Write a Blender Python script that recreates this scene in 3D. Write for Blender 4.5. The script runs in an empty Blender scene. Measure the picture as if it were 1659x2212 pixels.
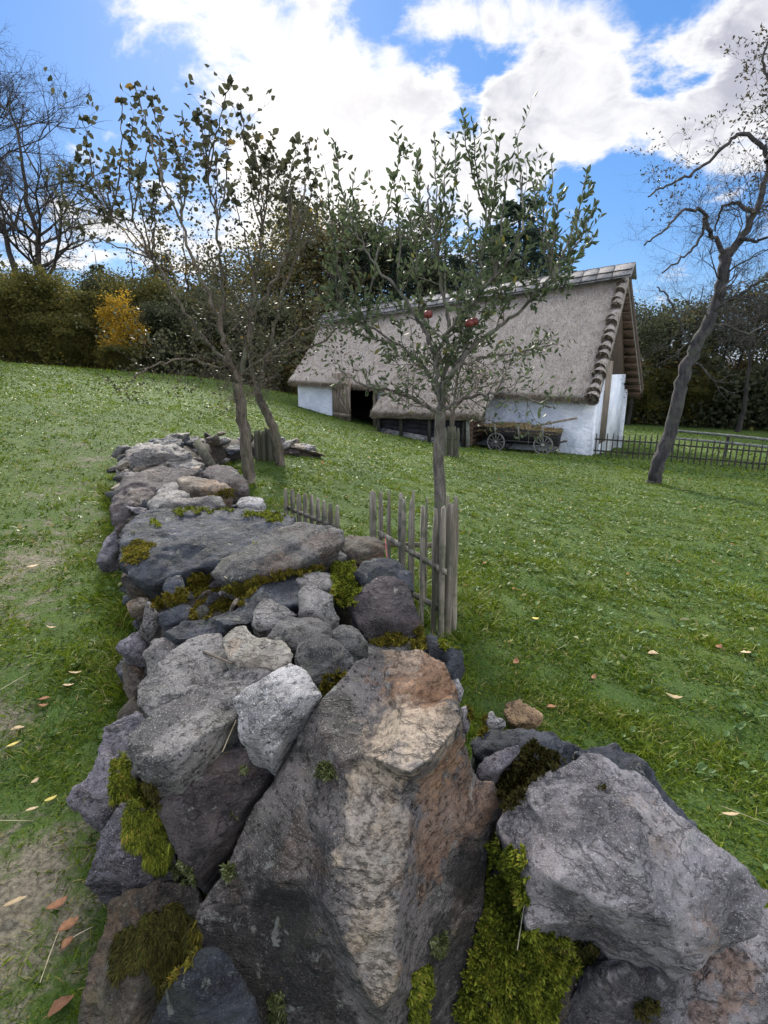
import bpy, bmesh, math, random
import numpy as np
from mathutils import Vector, Matrix, noise
from mathutils.bvhtree import BVHTree

rng = np.random.default_rng(11)
random.seed(11)
S = bpy.context.scene
COL = S.collection
R = math.radians

# ------------------------------------------------------------------ camera
CX, CY, FP = 829.5, 1106.0, 1164.0
PITCH = R(14.8)
CP, SP = math.cos(PITCH), math.sin(PITCH)
CZ = 1.6
cam_d = bpy.data.cameras.new('camera')
cam_d.sensor_fit = 'VERTICAL'
cam_d.sensor_height = 24.0
cam_d.lens = 24.0 * FP / 2212.0
cam_d.clip_start = 0.02
cam_d.clip_end = 2000
cam = bpy.data.objects.new('camera', cam_d)
COL.objects.link(cam)
cam.location = (0, 0, CZ)
cam.rotation_euler = (R(90) - PITCH, 0, 0)
S.camera = cam


def ray(u, v):
    a, b = (u - CX) / FP, (CY - v) / FP
    return Vector((a, CP + b * SP, -SP + b * CP))


def pt(u, v, Y):
    d = ray(u, v)
    t = Y / d.y
    return Vector((d.x * t, Y, CZ + d.z * t))


def slope(v):
    d = ray(CX, v)
    return -d.z / d.y


# ------------------------------------------------------------------ helpers
def tag(o, label=None, cat=None, group=None, kind=None):
    if label: o['label'] = label
    if cat: o['category'] = cat
    if group: o['group'] = group
    if kind: o['kind'] = kind
    return o


def mesh_np(name, V, quads=None, tris=None, attrs=None, smooth=False):
    me = bpy.data.meshes.new(name)
    V = np.asarray(V, dtype=np.float32).reshape(-1, 3)
    nq = 0 if quads is None else len(quads)
    nt = 0 if tris is None else len(tris)
    me.vertices.add(len(V))
    me.vertices.foreach_set('co', V.ravel())
    idx = []
    if nq: idx.append(np.asarray(quads, dtype=np.int32).ravel())
    if nt: idx.append(np.asarray(tris, dtype=np.int32).ravel())
    idx = np.concatenate(idx) if idx else np.zeros(0, np.int32)
    me.loops.add(len(idx))
    me.loops.foreach_set('vertex_index', idx)
    me.polygons.add(nq + nt)
    st = np.concatenate([np.arange(nq) * 4, nq * 4 + np.arange(nt) * 3]).astype(np.int32)
    me.polygons.foreach_set('loop_start', st)
    if smooth:
        me.polygons.foreach_set('use_smooth', np.ones(nq + nt, dtype=bool))
    if attrs:
        for k, a in attrs.items():
            at = me.attributes.new(k, 'FLOAT', 'POINT')
            at.data.foreach_set('value', np.asarray(a, dtype=np.float32))
    me.update(calc_edges=True)
    return me


def link(name, me, mat=None, parent=None, loc=None):
    o = bpy.data.objects.new(name, me)
    COL.objects.link(o)
    if mat and me and len(me.materials) == 0:
        me.materials.append(mat)
    if loc is not None: o.location = loc
    if parent:
        o.parent = parent
    return o


def empty(name, loc=(0, 0, 0), rz=0, **k):
    o = bpy.data.objects.new(name, None)
    COL.objects.link(o)
    o.location = loc
    o.rotation_euler = (0, 0, rz)
    tag(o, **k)
    return o


def copy_tree(o, parent=None):
    c = o.copy()
    COL.objects.link(c)
    c.parent = parent
    for ch in list(o.children):
        copy_tree(ch, c)
    return c


class MB:
    """collects boxes, bars and tubes into one mesh"""
    def __init__(s):
        s.V, s.Q, s.T, s.n = [], [], [], 0

    def add(s, V, Q=(), T=()):
        s.V.extend([tuple(p) for p in V])
        s.Q.extend([tuple(i + s.n for i in q) for q in Q])
        s.T.extend([tuple(i + s.n for i in t) for t in T])
        s.n += len(V)

    def hexa(s, b, t):
        s.add(list(b) + list(t), [(3, 2, 1, 0), (4, 5, 6, 7), (0, 1, 5, 4), (1, 2, 6, 5), (2, 3, 7, 6), (3, 0, 4, 7)])

    def bar(s, p, q, w, h, up=Vector((0, 0, 1)), w2=None, h2=None):
        p, q = Vector(p), Vector(q)
        d = (q - p).normalized()
        x = d.cross(up)
        if x.length < 1e-4: x = d.cross(Vector((0, 1, 0)))
        x.normalize()
        z = x.cross(d).normalized()
        w2 = w if w2 is None else w2
        h2 = h if h2 is None else h2
        s.hexa([p - x * w / 2 - z * h / 2, p + x * w / 2 - z * h / 2, p + x * w / 2 + z * h / 2, p - x * w / 2 + z * h / 2],
               [q - x * w2 / 2 - z * h2 / 2, q + x * w2 / 2 - z * h2 / 2, q + x * w2 / 2 + z * h2 / 2, q - x * w2 / 2 + z * h2 / 2])

    def tube(s, pts, rads, n=6, cap=True):
        P = np.array([tuple(p) for p in pts], dtype=float)
        m = len(P)
        T = np.gradient(P, axis=0)
        T /= np.linalg.norm(T, axis=1)[:, None] + 1e-9
        ref = np.array([0.31, 0.17, 0.93])
        if abs(T[0] @ ref) > .9: ref = np.array([.9, .3, .1])
        x = np.cross(T[0], ref); x /= np.linalg.norm(x)
        ang = np.arange(n) * 2 * math.pi / n
        base = s.n
        for i in range(m):
            x = x - T[i] * (x @ T[i]); x /= np.linalg.norm(x) + 1e-9
            y = np.cross(T[i], x)
            ring = P[i] + rads[i] * (np.cos(ang)[:, None] * x + np.sin(ang)[:, None] * y)
            s.V.extend(map(tuple, ring))
        s.n += m * n
        for i in range(m - 1):
            a = base + i * n
            for k in range(n):
                k2 = (k + 1) % n
                s.Q.append((a + k, a + k2, a + n + k2, a + n + k))
        if cap:
            s.V.append(tuple(P[-1] + T[-1] * rads[-1])); c = s.n; s.n += 1
            a = base + (m - 1) * n
            for k in range(n):
                s.T.append((a + k, a + (k + 1) % n, c))

    def mesh(s, name, smooth=False):
        return mesh_np(name, s.V, s.Q if s.Q else None, s.T if s.T else None, smooth=smooth)

    def build(s, name, mat, parent=None, smooth=False, origin=None):
        V = np.array(s.V)
        if origin is not None: V = V - np.array(tuple(origin))
        s.V = V
        return link(name, s.mesh(name, smooth), mat, parent)


# ------------------------------------------------------------------ node materials
class NT:
    def __init__(s, tree):
        s.t = tree; s.n = tree.nodes; s.l = tree.links

    def new(s, typ, **k):
        n = s.n.new(typ)
        for a, b in k.items(): setattr(n, a, b)
        return n

    def put(s, sock, val):
        if isinstance(val, bpy.types.NodeSocket): s.l.new(val, sock)
        elif val is not None:
            if hasattr(sock.default_value, '__len__') and isinstance(val, (tuple, list)) and len(sock.default_value) == 4 and len(val) == 3:
                val = (*val, 1)
            sock.default_value = val

    def math(s, op, a, b=0.0, c=0.0, clamp=False):
        n = s.new('ShaderNodeMath', operation=op, use_clamp=clamp)
        s.put(n.inputs[0], a); s.put(n.inputs[1], b); s.put(n.inputs[2], c)
        return n.outputs[0]

    def vmath(s, op, a, b=(0, 0, 0)):
        n = s.new('ShaderNodeVectorMath', operation=op)
        s.put(n.inputs[0], a); s.put(n.inputs[1], b)
        return n.outputs[0]

    def mix(s, f, a, b, bt='MIX'):
        n = s.new('ShaderNodeMix', data_type='RGBA', blend_type=bt, clamp_factor=True)
        s.put(n.inputs[0], f); s.put(n.inputs[6], a); s.put(n.inputs[7], b)
        return n.outputs[2]

    def noise(s, vec, scale, detail=3, rough=.55, dist=0.0):
        n = s.new('ShaderNodeTexNoise')
        s.put(n.inputs['Vector'], vec)
        n.inputs['Scale'].default_value = scale
        n.inputs['Detail'].default_value = detail
        n.inputs['Roughness'].default_value = rough
        n.inputs['Distortion'].default_value = dist
        return n.outputs['Fac']

    def voro(s, vec, scale, feature='F1', out='Distance', rnd=1.0):
        n = s.new('ShaderNodeTexVoronoi', feature=feature)
        s.put(n.inputs['Vector'], vec)
        n.inputs['Scale'].default_value = scale
        n.inputs['Randomness'].default_value = rnd
        return n.outputs[out]

    def ss(s, x, lo, hi, a=0.0, b=1.0):
        n = s.new('ShaderNodeMapRange', interpolation_type='SMOOTHSTEP')
        s.put(n.inputs['Value'], x)
        s.put(n.inputs['From Min'], lo); s.put(n.inputs['From Max'], hi)
        s.put(n.inputs['To Min'], a); s.put(n.inputs['To Max'], b)
        return n.outputs['Result']

    def scale(s, vec, sc, rot=(0, 0, 0)):
        n = s.new('ShaderNodeMapping')
        s.put(n.inputs['Vector'], vec)
        n.inputs['Scale'].default_value = sc
        n.inputs['Rotation'].default_value = rot
        return n.outputs[0]

    def attr(s, name):
        return s.new('ShaderNodeAttribute', attribute_name=name).outputs['Fac']

    def obj(s):
        return s.new('ShaderNodeTexCoord').outputs['Object']

    def pos(s):
        return s.new('ShaderNodeNewGeometry').outputs['Position']

    def rand(s):
        return s.new('ShaderNodeObjectInfo').outputs['Random']

    def bump(s, h, strength=.5, dist=.01, normal=None):
        n = s.new('ShaderNodeBump')
        s.put(n.inputs['Height'], h)
        n.inputs['Strength'].default_value = strength
        n.inputs['Distance'].default_value = dist
        if normal: s.put(n.inputs['Normal'], normal)
        return n.outputs[0]


def new_mat(name):
    m = bpy.data.materials.new(name)
    m.use_nodes = True
    nt = NT(m.node_tree)
    nt.n.clear()
    return m, nt


def finish(nt, color, rough=.9, normal=None, spec=.3, transl=0.0):
    out = nt.new('ShaderNodeOutputMaterial')
    b = nt.new('ShaderNodeBsdfPrincipled')
    nt.put(b.inputs['Base Color'], color)
    nt.put(b.inputs['Roughness'], rough)
    b.inputs['Specular IOR Level'].default_value = spec
    if normal: nt.put(b.inputs['Normal'], normal)
    if transl > 0:
        t = nt.new('ShaderNodeBsdfTranslucent')
        nt.put(t.inputs['Color'], color)
        mx = nt.new('ShaderNodeMixShader')
        mx.inputs[0].default_value = transl
        nt.l.new(b.outputs[0], mx.inputs[1]); nt.l.new(t.outputs[0], mx.inputs[2])
        nt.l.new(mx.outputs[0], out.inputs[0])
    else:
        nt.l.new(b.outputs[0], out.inputs[0])


def rock_mat(name, dark, light, speck=.5, rust=0.0, lichen=.25, green=.15, strata=0.35, sdir=(0.3, 0.2, 0.9), fine=1.0):
    m, nt = new_mat(name)
    p = nt.pos()
    w = nt.noise(p, 5.0 * fine, 4, .62, .6)
    col = nt.mix(nt.ss(w, .36, .66), dark, light)
    # layered mineral bands
    st = nt.scale(p, (6 * fine, 6 * fine, 38 * fine), (sdir[0], sdir[1], sdir[2]))
    band = nt.noise(st, 1.0, 5, .65, .8)
    col = nt.mix(nt.math('MULTIPLY', nt.ss(band, .45, .7), strata * .5), col, tuple(min(1, c * 1.5 + .02) for c in light))
    col = nt.mix(nt.math('MULTIPLY', nt.ss(band, .48, .3), strata * .6), col, tuple(c * .45 for c in dark))
    # mica and quartz grains
    fol = nt.scale(p, (1, 1, 1.6), sdir)
    g1 = nt.noise(fol, 190 * fine, 4, .8)
    g2 = nt.noise(nt.vmath('ADD', fol, (3.1, 1.7, 9.2)), 48 * fine, 6, .82)
    col = nt.mix(nt.math('MULTIPLY', nt.ss(g1, .53, .68), speck), col, tuple(min(1, c * 1.9 + .09) for c in light))
    col = nt.mix(nt.math('MULTIPLY', nt.ss(g2, .49, .38), speck * 1.2), col, tuple(c * .28 for c in dark))
    # rust staining
    r = nt.noise(nt.vmath('ADD', p, (7.3, 2.9, 4.4)), 4.2, 4, .65, .7)
    rm = nt.math('MULTIPLY', nt.ss(r, .52, .68), rust)
    rm = nt.math('ADD', rm, nt.attr('warm'), clamp=True)
    warmc = nt.mix(nt.ss(g2, .35, .65), (.15, .065, .025), (.52, .28, .13))
    col = nt.mix(nt.math('MULTIPLY', rm, .85), col, warmc)
    palec = nt.mix(nt.ss(g2, .36, .60), (.15, .115, .085), (.60, .485, .365))
    palec = nt.mix(nt.math('MULTIPLY', nt.ss(w, .47, .6), .45), palec, nt.mix(nt.ss(g2, .4, .62), (.06, .062, .072), (.34, .34, .36)))
    col = nt.mix(nt.math('MULTIPLY', nt.attr('pale'), .95), col, palec)
    col = nt.mix(nt.math('MULTIPLY', nt.attr('dark_tone'), .85), col, nt.mix(nt.ss(g1, .5, .68), tuple(c * .25 for c in dark), tuple(c * .34 for c in light)))  # zones where the stone is painted darker
    # lichen patches
    lv = nt.noise(nt.vmath('ADD', p, (1.3, 8.2, 2.2)), 16 * fine, 5, .72, .5)
    col = nt.mix(nt.math('MULTIPLY', nt.ss(lv, .60, .66), lichen), col, (.36, .38, .33))
    ly = nt.noise(nt.vmath('ADD', p, (5.3, 3.2, 6.2)), 24 * fine, 5, .7, .4)
    col = nt.mix(nt.math('MULTIPLY', nt.ss(ly, .66, .72), lichen * 1.2), col, (.30, .23, .05))
    nz = nt.new('ShaderNodeSeparateXYZ')
    nt.l.new(nt.new('ShaderNodeNewGeometry').outputs['Normal'], nz.inputs[0])
    gm = nt.math('MULTIPLY', nt.ss(nt.noise(p, 8, 5, .7), .5, .68), green)
    col = nt.mix(gm, col, (.07, .085, .02))
    # height: cracks, grain, strata
    vn = nt.noise(nt.scale(p, (5 * fine, 5 * fine, 11 * fine), (sdir[2], sdir[0], sdir[1])), 1, 5, .6, .25)
    vein = nt.ss(nt.math('ABSOLUTE', nt.math('SUBTRACT', vn, .5)), .0, .016)
    col = nt.mix(nt.math('MULTIPLY', nt.math('SUBTRACT', 1.0, vein), .55), col, tuple(c * .3 for c in dark))
    crk = nt.ss(nt.noise(nt.scale(p, (5 * fine, 5 * fine, 12 * fine), sdir), 1, 6, .62, .3), .49, .505)
    h = nt.math('ADD', nt.math('MULTIPLY', g2, 1.3), nt.math('MULTIPLY', band, .6))
    h = nt.math('ADD', h, nt.math('MULTIPLY', crk, .7))
    h = nt.math('ADD', h, nt.math('MULTIPLY', vein, .7))
    h = nt.math('ADD', h, nt.math('MULTIPLY', nt.noise(p, 22 * fine, 5, .7), 1.6))
    h = nt.math('ADD', h, nt.math('MULTIPLY', g1, .5))
    nrm = nt.bump(h, 1.0, .013 / fine)
    finish(nt, col, nt.ss(g2, .3, .7, .55, .95), nrm, .35)
    return m


def simple_mat(name, c1, c2, scale=8, detail=5, stretch=(1, 1, 1), rough=.9, bump=.4, bdist=.01, c3=None, use_obj=True, speck=0):
    m, nt = new_mat(name)
    p = nt.obj() if use_obj else nt.pos()
    v = nt.scale(p, tuple(s * scale for s in stretch))
    a = nt.noise(v, 1.0, detail, .65, .5)
    col = nt.mix(nt.ss(a, .32, .7), c1, c2)
    if c3:
        b = nt.noise(nt.vmath('ADD', p, (4.2, 1.3, 2.2)), scale * .35, 4, .6)
        col = nt.mix(nt.ss(b, .5, .68), col, c3)
    col = nt.mix(nt.math('MULTIPLY', nt.rand(), .35), col, tuple(c * .6 for c in c1))
    finish(nt, col, rough, nt.bump(a, bump, bdist), .25)
    return m


def leaf_mat(name, c1, c2, c3=None, transl=.35, rough=.6, c3_lo=.8):
    m, nt = new_mat(name)
    t = nt.attr('tint')
    col = nt.mix(t, c1, c2)
    if c3:
        col = nt.mix(nt.ss(t, c3_lo, min(1., c3_lo + .08)), col, c3)
    col = nt.mix(nt.math('MULTIPLY', nt.rand(), .3), col, tuple(x * .55 for x in c1))
    finish(nt, col, rough, None, .15, transl)
    return m


# ------------------------------------------------------------------ sky, sun
SUN_AZ, SUN_EL = R(-14), R(17)


def azel(u, v):
    d = ray(u, v).normalized()
    return math.atan2(d.x, d.y), math.asin(d.z)


wd = bpy.data.worlds.new('World')
S.world = wd
wd.use_nodes = True
wt = NT(wd.node_tree)
wt.n.clear()
wout = wt.new('ShaderNodeOutputWorld')
bg = wt.new('ShaderNodeBackground')
wt.l.new(bg.outputs[0], wout.inputs[0])
sky = wt.new('ShaderNodeTexSky', sky_type='NISHITA')
sky.sun_disc = False
sky.sun_elevation = R(30)
sky.sun_rotation = SUN_AZ
sky.altitude = 400
sky.air_density = 1.2
sky.dust_density = .3
sky.ozone_density = 3.0
dirv = wt.new('ShaderNodeTexCoord').outputs['Generated']
sep = wt.new('ShaderNodeSeparateXYZ')
wt.l.new(dirv, sep.inputs[0])
X, Yd, Z = sep.outputs
az = wt.math('ARCTAN2', X, Yd)
el = wt.math('ARCSINE', wt.math('MINIMUM', wt.math('MAXIMUM', Z, -1), 1))
comb = wt.new('ShaderNodeCombineXYZ')
zz = wt.math('ADD', wt.math('MAXIMUM', Z, 0), .28)
wt.l.new(wt.math('DIVIDE', X, zz), comb.inputs[0])
wt.l.new(wt.math('DIVIDE', Yd, zz), comb.inputs[1])
cpl = comb.outputs[0]
# warped azimuth / elevation so cloud edges are ragged
w1 = wt.noise(cpl, 3.2, 6, .62)
w2 = wt.noise(wt.vmath('ADD', cpl, (5.2, 3.3, 0)), 3.2, 6, .62)
azw = wt.math('ADD', az, wt.math('MULTIPLY', wt.math('SUBTRACT', w1, .5), .34))
elw = wt.math('ADD', el, wt.math('MULTIPLY', wt.math('SUBTRACT', w2, .5), .26))


def blob(u, v, su, sv, amp, rot=0.0):
    a0, e0 = azel(u, v)
    da = wt.math('SUBTRACT', azw, a0)
    de = wt.math('SUBTRACT', elw, e0)
    c, s_ = math.cos(rot), math.sin(rot)
    p = wt.math('ADD', wt.math('MULTIPLY', da, c), wt.math('MULTIPLY', de, s_))
    q = wt.math('SUBTRACT', wt.math('MULTIPLY', de, c), wt.math('MULTIPLY', da, s_))
    p = wt.math('MULTIPLY', p, FP / su)
    q = wt.math('MULTIPLY', q, FP / sv)
    r2 = wt.math('ADD', wt.math('MULTIPLY', p, p), wt.math('MULTIPLY', q, q))
    return wt.math('MULTIPLY', wt.math('EXPONENT', wt.math('MULTIPLY', r2, -1)), amp)


blobs = [
    (560, 150, 240, 190, 1.0), (820, 300, 300, 170, 1.0), (620, 330, 200, 150, .9), (1020, 40, 260, 110, .75), (760, 20, 200, 70, .8),
    (1250, 190, 330, 130, 1.1), (1500, 230, 300, 130, 1.15), (1640, 130, 200, 170, 1.0), (1120, 300, 200, 120, .8),
    (270, 480, 170, 110, .85), (60, 520, 210, 75, .95), (500, 530, 150, 80, .9), (900, 480, 330, 130, .8), (230, 360, 90, 60, .45),
    (420, 60, 130, 60, .6), (1750, 330, 220, 100, .7), (1380, 600, 50, 30, .45),
    (1470, 70, 95, 70, -.8), (960, 130, 75, 50, -.75), (1050, 170, 70, 45, -.65), (830, 70, 60, 40, -.7), (850, 20, 60, 40, -.55),
    (1320, 480, 190, 120, -.8), (1010, 210, 55, 40, -.5), (110, 230, 190, 170, -.5), (440, 240, 60, 70, -.35), (300, 280, 90, 60, -.4),
]
acc = None
for b_ in blobs:
    x = blob(b_[0], b_[1], b_[2] * .8, b_[3] * .8, b_[4] * (.52 if b_[4] > 0 else .85))
    acc = x if acc is None else wt.math('ADD', acc, x)
big = wt.noise(wt.vmath('ADD', cpl, (2.2, 9.3, 0)), .9, 4, .6)
away = wt.ss(Yd, .45, .1)
hi = wt.ss(el, .75, 1.0)
gen = wt.math('MULTIPLY', wt.ss(big, .42, .6), wt.math('MAXIMUM', away, hi))
dens = wt.math('ADD', acc, gen)
fine = wt.noise(wt.vmath('ADD', cpl, (1.2, 4.3, 0)), 5.5, 8, .62, .4)
dens = wt.math('ADD', dens, wt.math('MULTIPLY', wt.math('SUBTRACT', fine, .5), 2.6))
mask = wt.ss(dens, .12, .78)
core = wt.ss(dens, .45, 1.6)
# cloud brightness: bright rims toward the sun, lavender-grey bellies
det = wt.noise(wt.vmath('ADD', cpl, (8.2, 1.3, 0)), 3.4, 8, .62, .5)
shade = wt.math('MULTIPLY', wt.ss(det, .30, .66), wt.ss(core, .0, .75))
ccol = wt.mix(shade, (5.2, 5.2, 5.35), (2.7, 2.75, 3.25))
glow = wt.math('MAXIMUM', blob(620, 420, 330, 260, 1.0), blob(520, 600, 260, 200, 1.0))
ccol = wt.mix(wt.math('MULTIPLY', glow, .7), ccol, (6.8, 6.6, 6.3))
ccol = wt.mix(wt.math('MAXIMUM', away, hi), ccol, (18.5, 18.2, 17.8))  # unseen clouds overhead and behind the camera, brightened as fill light
# deep blue between the clouds
hsv = wt.new('ShaderNodeHueSaturation')
hsv.inputs['Saturation'].default_value = 1.25
hsv.inputs['Value'].default_value = 1.0
wt.l.new(sky.outputs[0], hsv.inputs['Color'])
skyc = wt.mix(.7, hsv.outputs[0], (.62, 1.55, 3.9))
final = wt.mix(mask, skyc, ccol)
wt.l.new(final, bg.inputs[0])
bg.inputs[1].default_value = .1

sun_d = bpy.data.lights.new('sun', 'SUN')
sun_d.energy = 4.2
sun_d.angle = R(9)
sun_d.color = (1, .93, .82)
sun = bpy.data.objects.new('sun', sun_d)
COL.objects.link(sun)
sv = Vector((math.sin(SUN_AZ) * math.cos(R(30)), math.cos(SUN_AZ) * math.cos(R(30)), math.sin(R(30))))
sun.rotation_euler = (-sv).to_track_quat('-Z', 'Y').to_euler()
sun.location = (0, 0, 30)

S.view_settings.view_transform = 'Standard'
S.view_settings.look = 'None'
S.view_settings.exposure = 1.0
S.view_settings.gamma = 1.0
S.cycles.max_bounces = 6
S.cycles.diffuse_bounces = 3
S.cycles.glossy_bounces = 2
S.cycles.transmission_bounces = 3
S.cycles.transparent_max_bounces = 4
S.cycles.use_adaptive_sampling = True
S.cycles.adaptive_threshold = .012

# ------------------------------------------------------------------ ground
ctrl = [tuple(pt(1275, 983, 18)), tuple(pt(620, 870, 25.1)), tuple(pt(745, 905, 23.5)), tuple(pt(1650, 1015, 16.5)),
        tuple(pt(1410, 1045, 11.1)), tuple(pt(1650, 915, 42)), tuple(pt(1400, 918, 40)), tuple(pt(0, 783, 22)), tuple(pt(300, 808, 24)), tuple(pt(500, 828, 26)),
        tuple(pt(605, 1000, 8)), tuple(pt(900, 950, 19.3)), tuple(pt(1070, 973, 18.2)),
        (0, 0, 0), (-2, 0, .05), (2, 0, -.05), (0, -4, 0), (-4, -3, .1), (4, -3, -.1), (-1, 2, .03), (1.5, 2, -.08), (-3, 3, .18), (3, 4, -.25), (-5, 6, .5),
        (0.5, 3.5, -.05), (0.5, 6.5, -.1), (2, 10, -.5), (-2.8, 7, .2), (0.3, 13, -.35), (-7, 12, .95), (-14, 12, 1.6), (8, 6, -.6), (14, 9, -1.0),
        (-18, 32, 1.2), (-9, 38, .3), (6, 36, -1.6), (25, 30, -2.4), (30, 60, -3.0), (-30, 60, 1.0), (0, 70, -1.0), (-30, 10, 2.6), (30, 5, -1.8), (-30, -8, 2.0), (30, -8, -1.5)]
C = np.array(ctrl)


def tps(r2):
    return np.where(r2 > 1e-9, .5 * r2 * np.log(r2 + 1e-12), 0)


_n = len(C)
_D = ((C[:, None, :2] - C[None, :, :2]) ** 2).sum(-1)
_A = np.zeros((_n + 3, _n + 3))
_A[:_n, :_n] = tps(_D) + np.eye(_n) * .4
_A[:_n, _n:] = np.c_[np.ones(_n), C[:, :2]]
_A[_n:, :_n] = _A[:_n, _n:].T
_W = np.linalg.solve(_A, np.r_[C[:, 2], 0, 0, 0])


def ground_np(x, y):
    x = np.asarray(x, float); y = np.asarray(y, float)
    xc = np.clip(x, -34, 34); yc = np.clip(y, -9, 66)
    out = np.zeros(x.shape).ravel()
    xr, yr = xc.ravel(), yc.ravel()
    for i in range(0, len(xr), 20000):
        a, b = xr[i:i + 20000], yr[i:i + 20000]
        r2 = (a[:, None] - C[None, :, 0]) ** 2 + (b[:, None] - C[None, :, 1]) ** 2
        out[i:i + 20000] = tps(r2) @ _W[:_n] + _W[_n] + _W[_n + 1] * a + _W[_n + 2] * b
    z = out.reshape(x.shape)
    rr = np.hypot(x, y)
    z = z + .018 * np.sin(x * 2.1 + 1.3 * np.sin(y * 1.7)) * np.cos(y * 1.9 + .7) + .008 * np.sin(x * 6.3 + y * 2.2) * np.sin(y * 5.1 - x)
    return z


def ground(x, y):
    return float(ground_np(np.array([x]), np.array([y]))[0])


def gp(u, v, lo=.3, hi=60):
    d = ray(u, v)
    y = lo
    prev = None
    ys = np.linspace(lo, hi, 1200)
    t = ys / d.y
    zz_ = CZ + d.z * t - ground_np(d.x * t, ys)
    k = np.argmax(zz_ < 0)
    if not (zz_ < 0).any(): k = len(ys) - 1
    Y = ys[k]
    return Vector((d.x * Y / d.y, Y, ground(d.x * Y / d.y, Y)))


def axis(a, b, fine_lo, fine_hi, n1, n2):
    return np.unique(np.concatenate([np.linspace(a, fine_lo, n1), np.linspace(fine_lo, fine_hi, n2), np.linspace(fine_hi, b, n1)]))


gx = axis(-160, 160, -24, 24, 22, 200)
gy = axis(-14, 200, -2, 44, 16, 210)
GX, GY = np.meshgrid(gx, gy, indexing='ij')
GZ = ground_np(GX, GY)
V = np.stack([GX, GY, GZ], -1).reshape(-1, 3)
ny = len(gy)
ii, jj = np.meshgrid(np.arange(len(gx) - 1), np.arange(ny - 1), indexing='ij')
a = (ii * ny + jj).ravel()
Q = np.stack([a, a + ny, a + ny + 1, a + 1], -1)

gm_, nt = new_mat('lawn_soil')
p = nt.pos()
n1 = nt.noise(p, .7, 5, .6, .4)
n2 = nt.noise(p, 9, 5, .7, .3)
n3 = nt.noise(p, 55, 4, .75)
grass = nt.mix(nt.ss(n1, .35, .66), (.036, .074, .012), (.070, .105, .022))
grass = nt.mix(nt.ss(n2, .4, .66), grass, (.035, .065, .016))
grass = nt.mix(nt.math('MULTIPLY', nt.ss(n3, .5, .66), .5), grass, (.11, .135, .035))
bare = nt.attr('bare')
soil = nt.mix(nt.ss(n3, .35, .65), (.085, .075, .055), (.20, .18, .135))
bm_ = nt.ss(nt.math('ADD', bare, nt.math('MULTIPLY', nt.math('SUBTRACT', n2, .5), 1.8)), .32, .80)
col = nt.mix(bm_, grass, soil)
finish(nt, col, .95, nt.bump(nt.math('ADD', n3, nt.math('MULTIPLY', n2, 1.5)), .8, .03), .15)


def bare_np(x, y):
    """worn earth along the footpath beside the wall"""
    f = np.zeros(np.shape(x))
    for (px, py, r_, am) in [(-1.18, 1.2, .36, 1.1), (-1.85, 1.95, .34, 1.0), (-1.25, .75, .4, .9), (-.1, 20.0, 1.6, .45), (4.1, 18.0, 1.5, .45), (6.2, 17.4, .8, .4), (1.2, 19, 1.1, .3)]:
        f = np.maximum(f, am * np.exp(-((x - px) ** 2 + (y - py) ** 2) / r_ ** 2))
    track = [(-1.9, 2.0, .25), (-2.35, 3.1, .38), (-2.75, 4.1, .55), (-3.2, 5.1, .62), (-3.7, 6.2, .66), (-4.3, 7.4, .7), (-5.2, 9.2, .8), (-6.4, 11.5, .8)]
    d_ = np.full(np.shape(x), 9.0)
    for (ax, ay, ra), (bx, by, rb) in zip(track[:-1], track[1:]):
        dx, dy = bx - ax, by - ay
        t = np.clip(((x - ax) * dx + (y - ay) * dy) / (dx * dx + dy * dy), 0, 1)
        d_ = np.minimum(d_, np.hypot(x - ax - t * dx, y - ay - t * dy) / (ra + (rb - ra) * t))
    mod = .52 + .16 * np.sin(x * 2.7 + 1.3 * np.sin(y * 1.6)) * np.sin(y * 2.1 - x) + .10 * np.sin(x * 6.1 - y * 3.3)
    f = np.maximum(f, mod * np.exp(-d_ ** 2) * np.clip(1.25 - np.asarray(y) / 16, .3, 1))
    return f


gme = mesh_np('ground', V, Q, attrs={'bare': bare_np(V[:, 0], V[:, 1])}, smooth=True)
go = link('ground', gme, gm_)
tag(go, 'grassy ground sloping up to the left with worn earth along the wall', None, None, 'structure')

# ------------------------------------------------------------------ rocks
ROCKS = []          # (object, verts, faces) for later ray tests
GROUP_W = 'stones of the dry stone wall'


def solid(outline, inner, th):
    """closed stone: a creased front through the given points, sides and back sloping away"""
    from mathutils.geometry import delaunay_2d_cdt
    uv = [Vector((q[0], -q[1])) for q in outline + inner]
    n = len(outline)
    P = [pt(*q) for q in outline + inner]
    vo, eo, fo, ov, oe, of = delaunay_2d_cdt(uv, [(i, (i + 1) % n) for i in range(n)], [list(range(n))], 1, 1e-4)
    V = []
    for i, q in enumerate(vo):
        if ov[i]: V.append(P[ov[i][0]])
        else:
            k = min(range(len(uv)), key=lambda j: (uv[j] - q).length)
            V.append(pt(q.x, -q.y, P[k].y))
    new = {}
    for i, o_ in enumerate(ov):
        for j in o_: new[j] = i
    F = [tuple(f) for f in fo]
    cen = sum(P[:n], Vector()) / n
    b0 = len(V)
    for i in range(n):
        V.append(cen + (P[i] - cen) * .84 + Vector((0, th * .35, -th)))
    V.append(cen + Vector((0, th * .35, -th)))
    for i in range(n):
        j = (i + 1) % n
        F.append((new[i], new[j], b0 + j, b0 + i))
        F.append((b0 + i, b0 + j, b0 + n))
    return V, F


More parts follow.
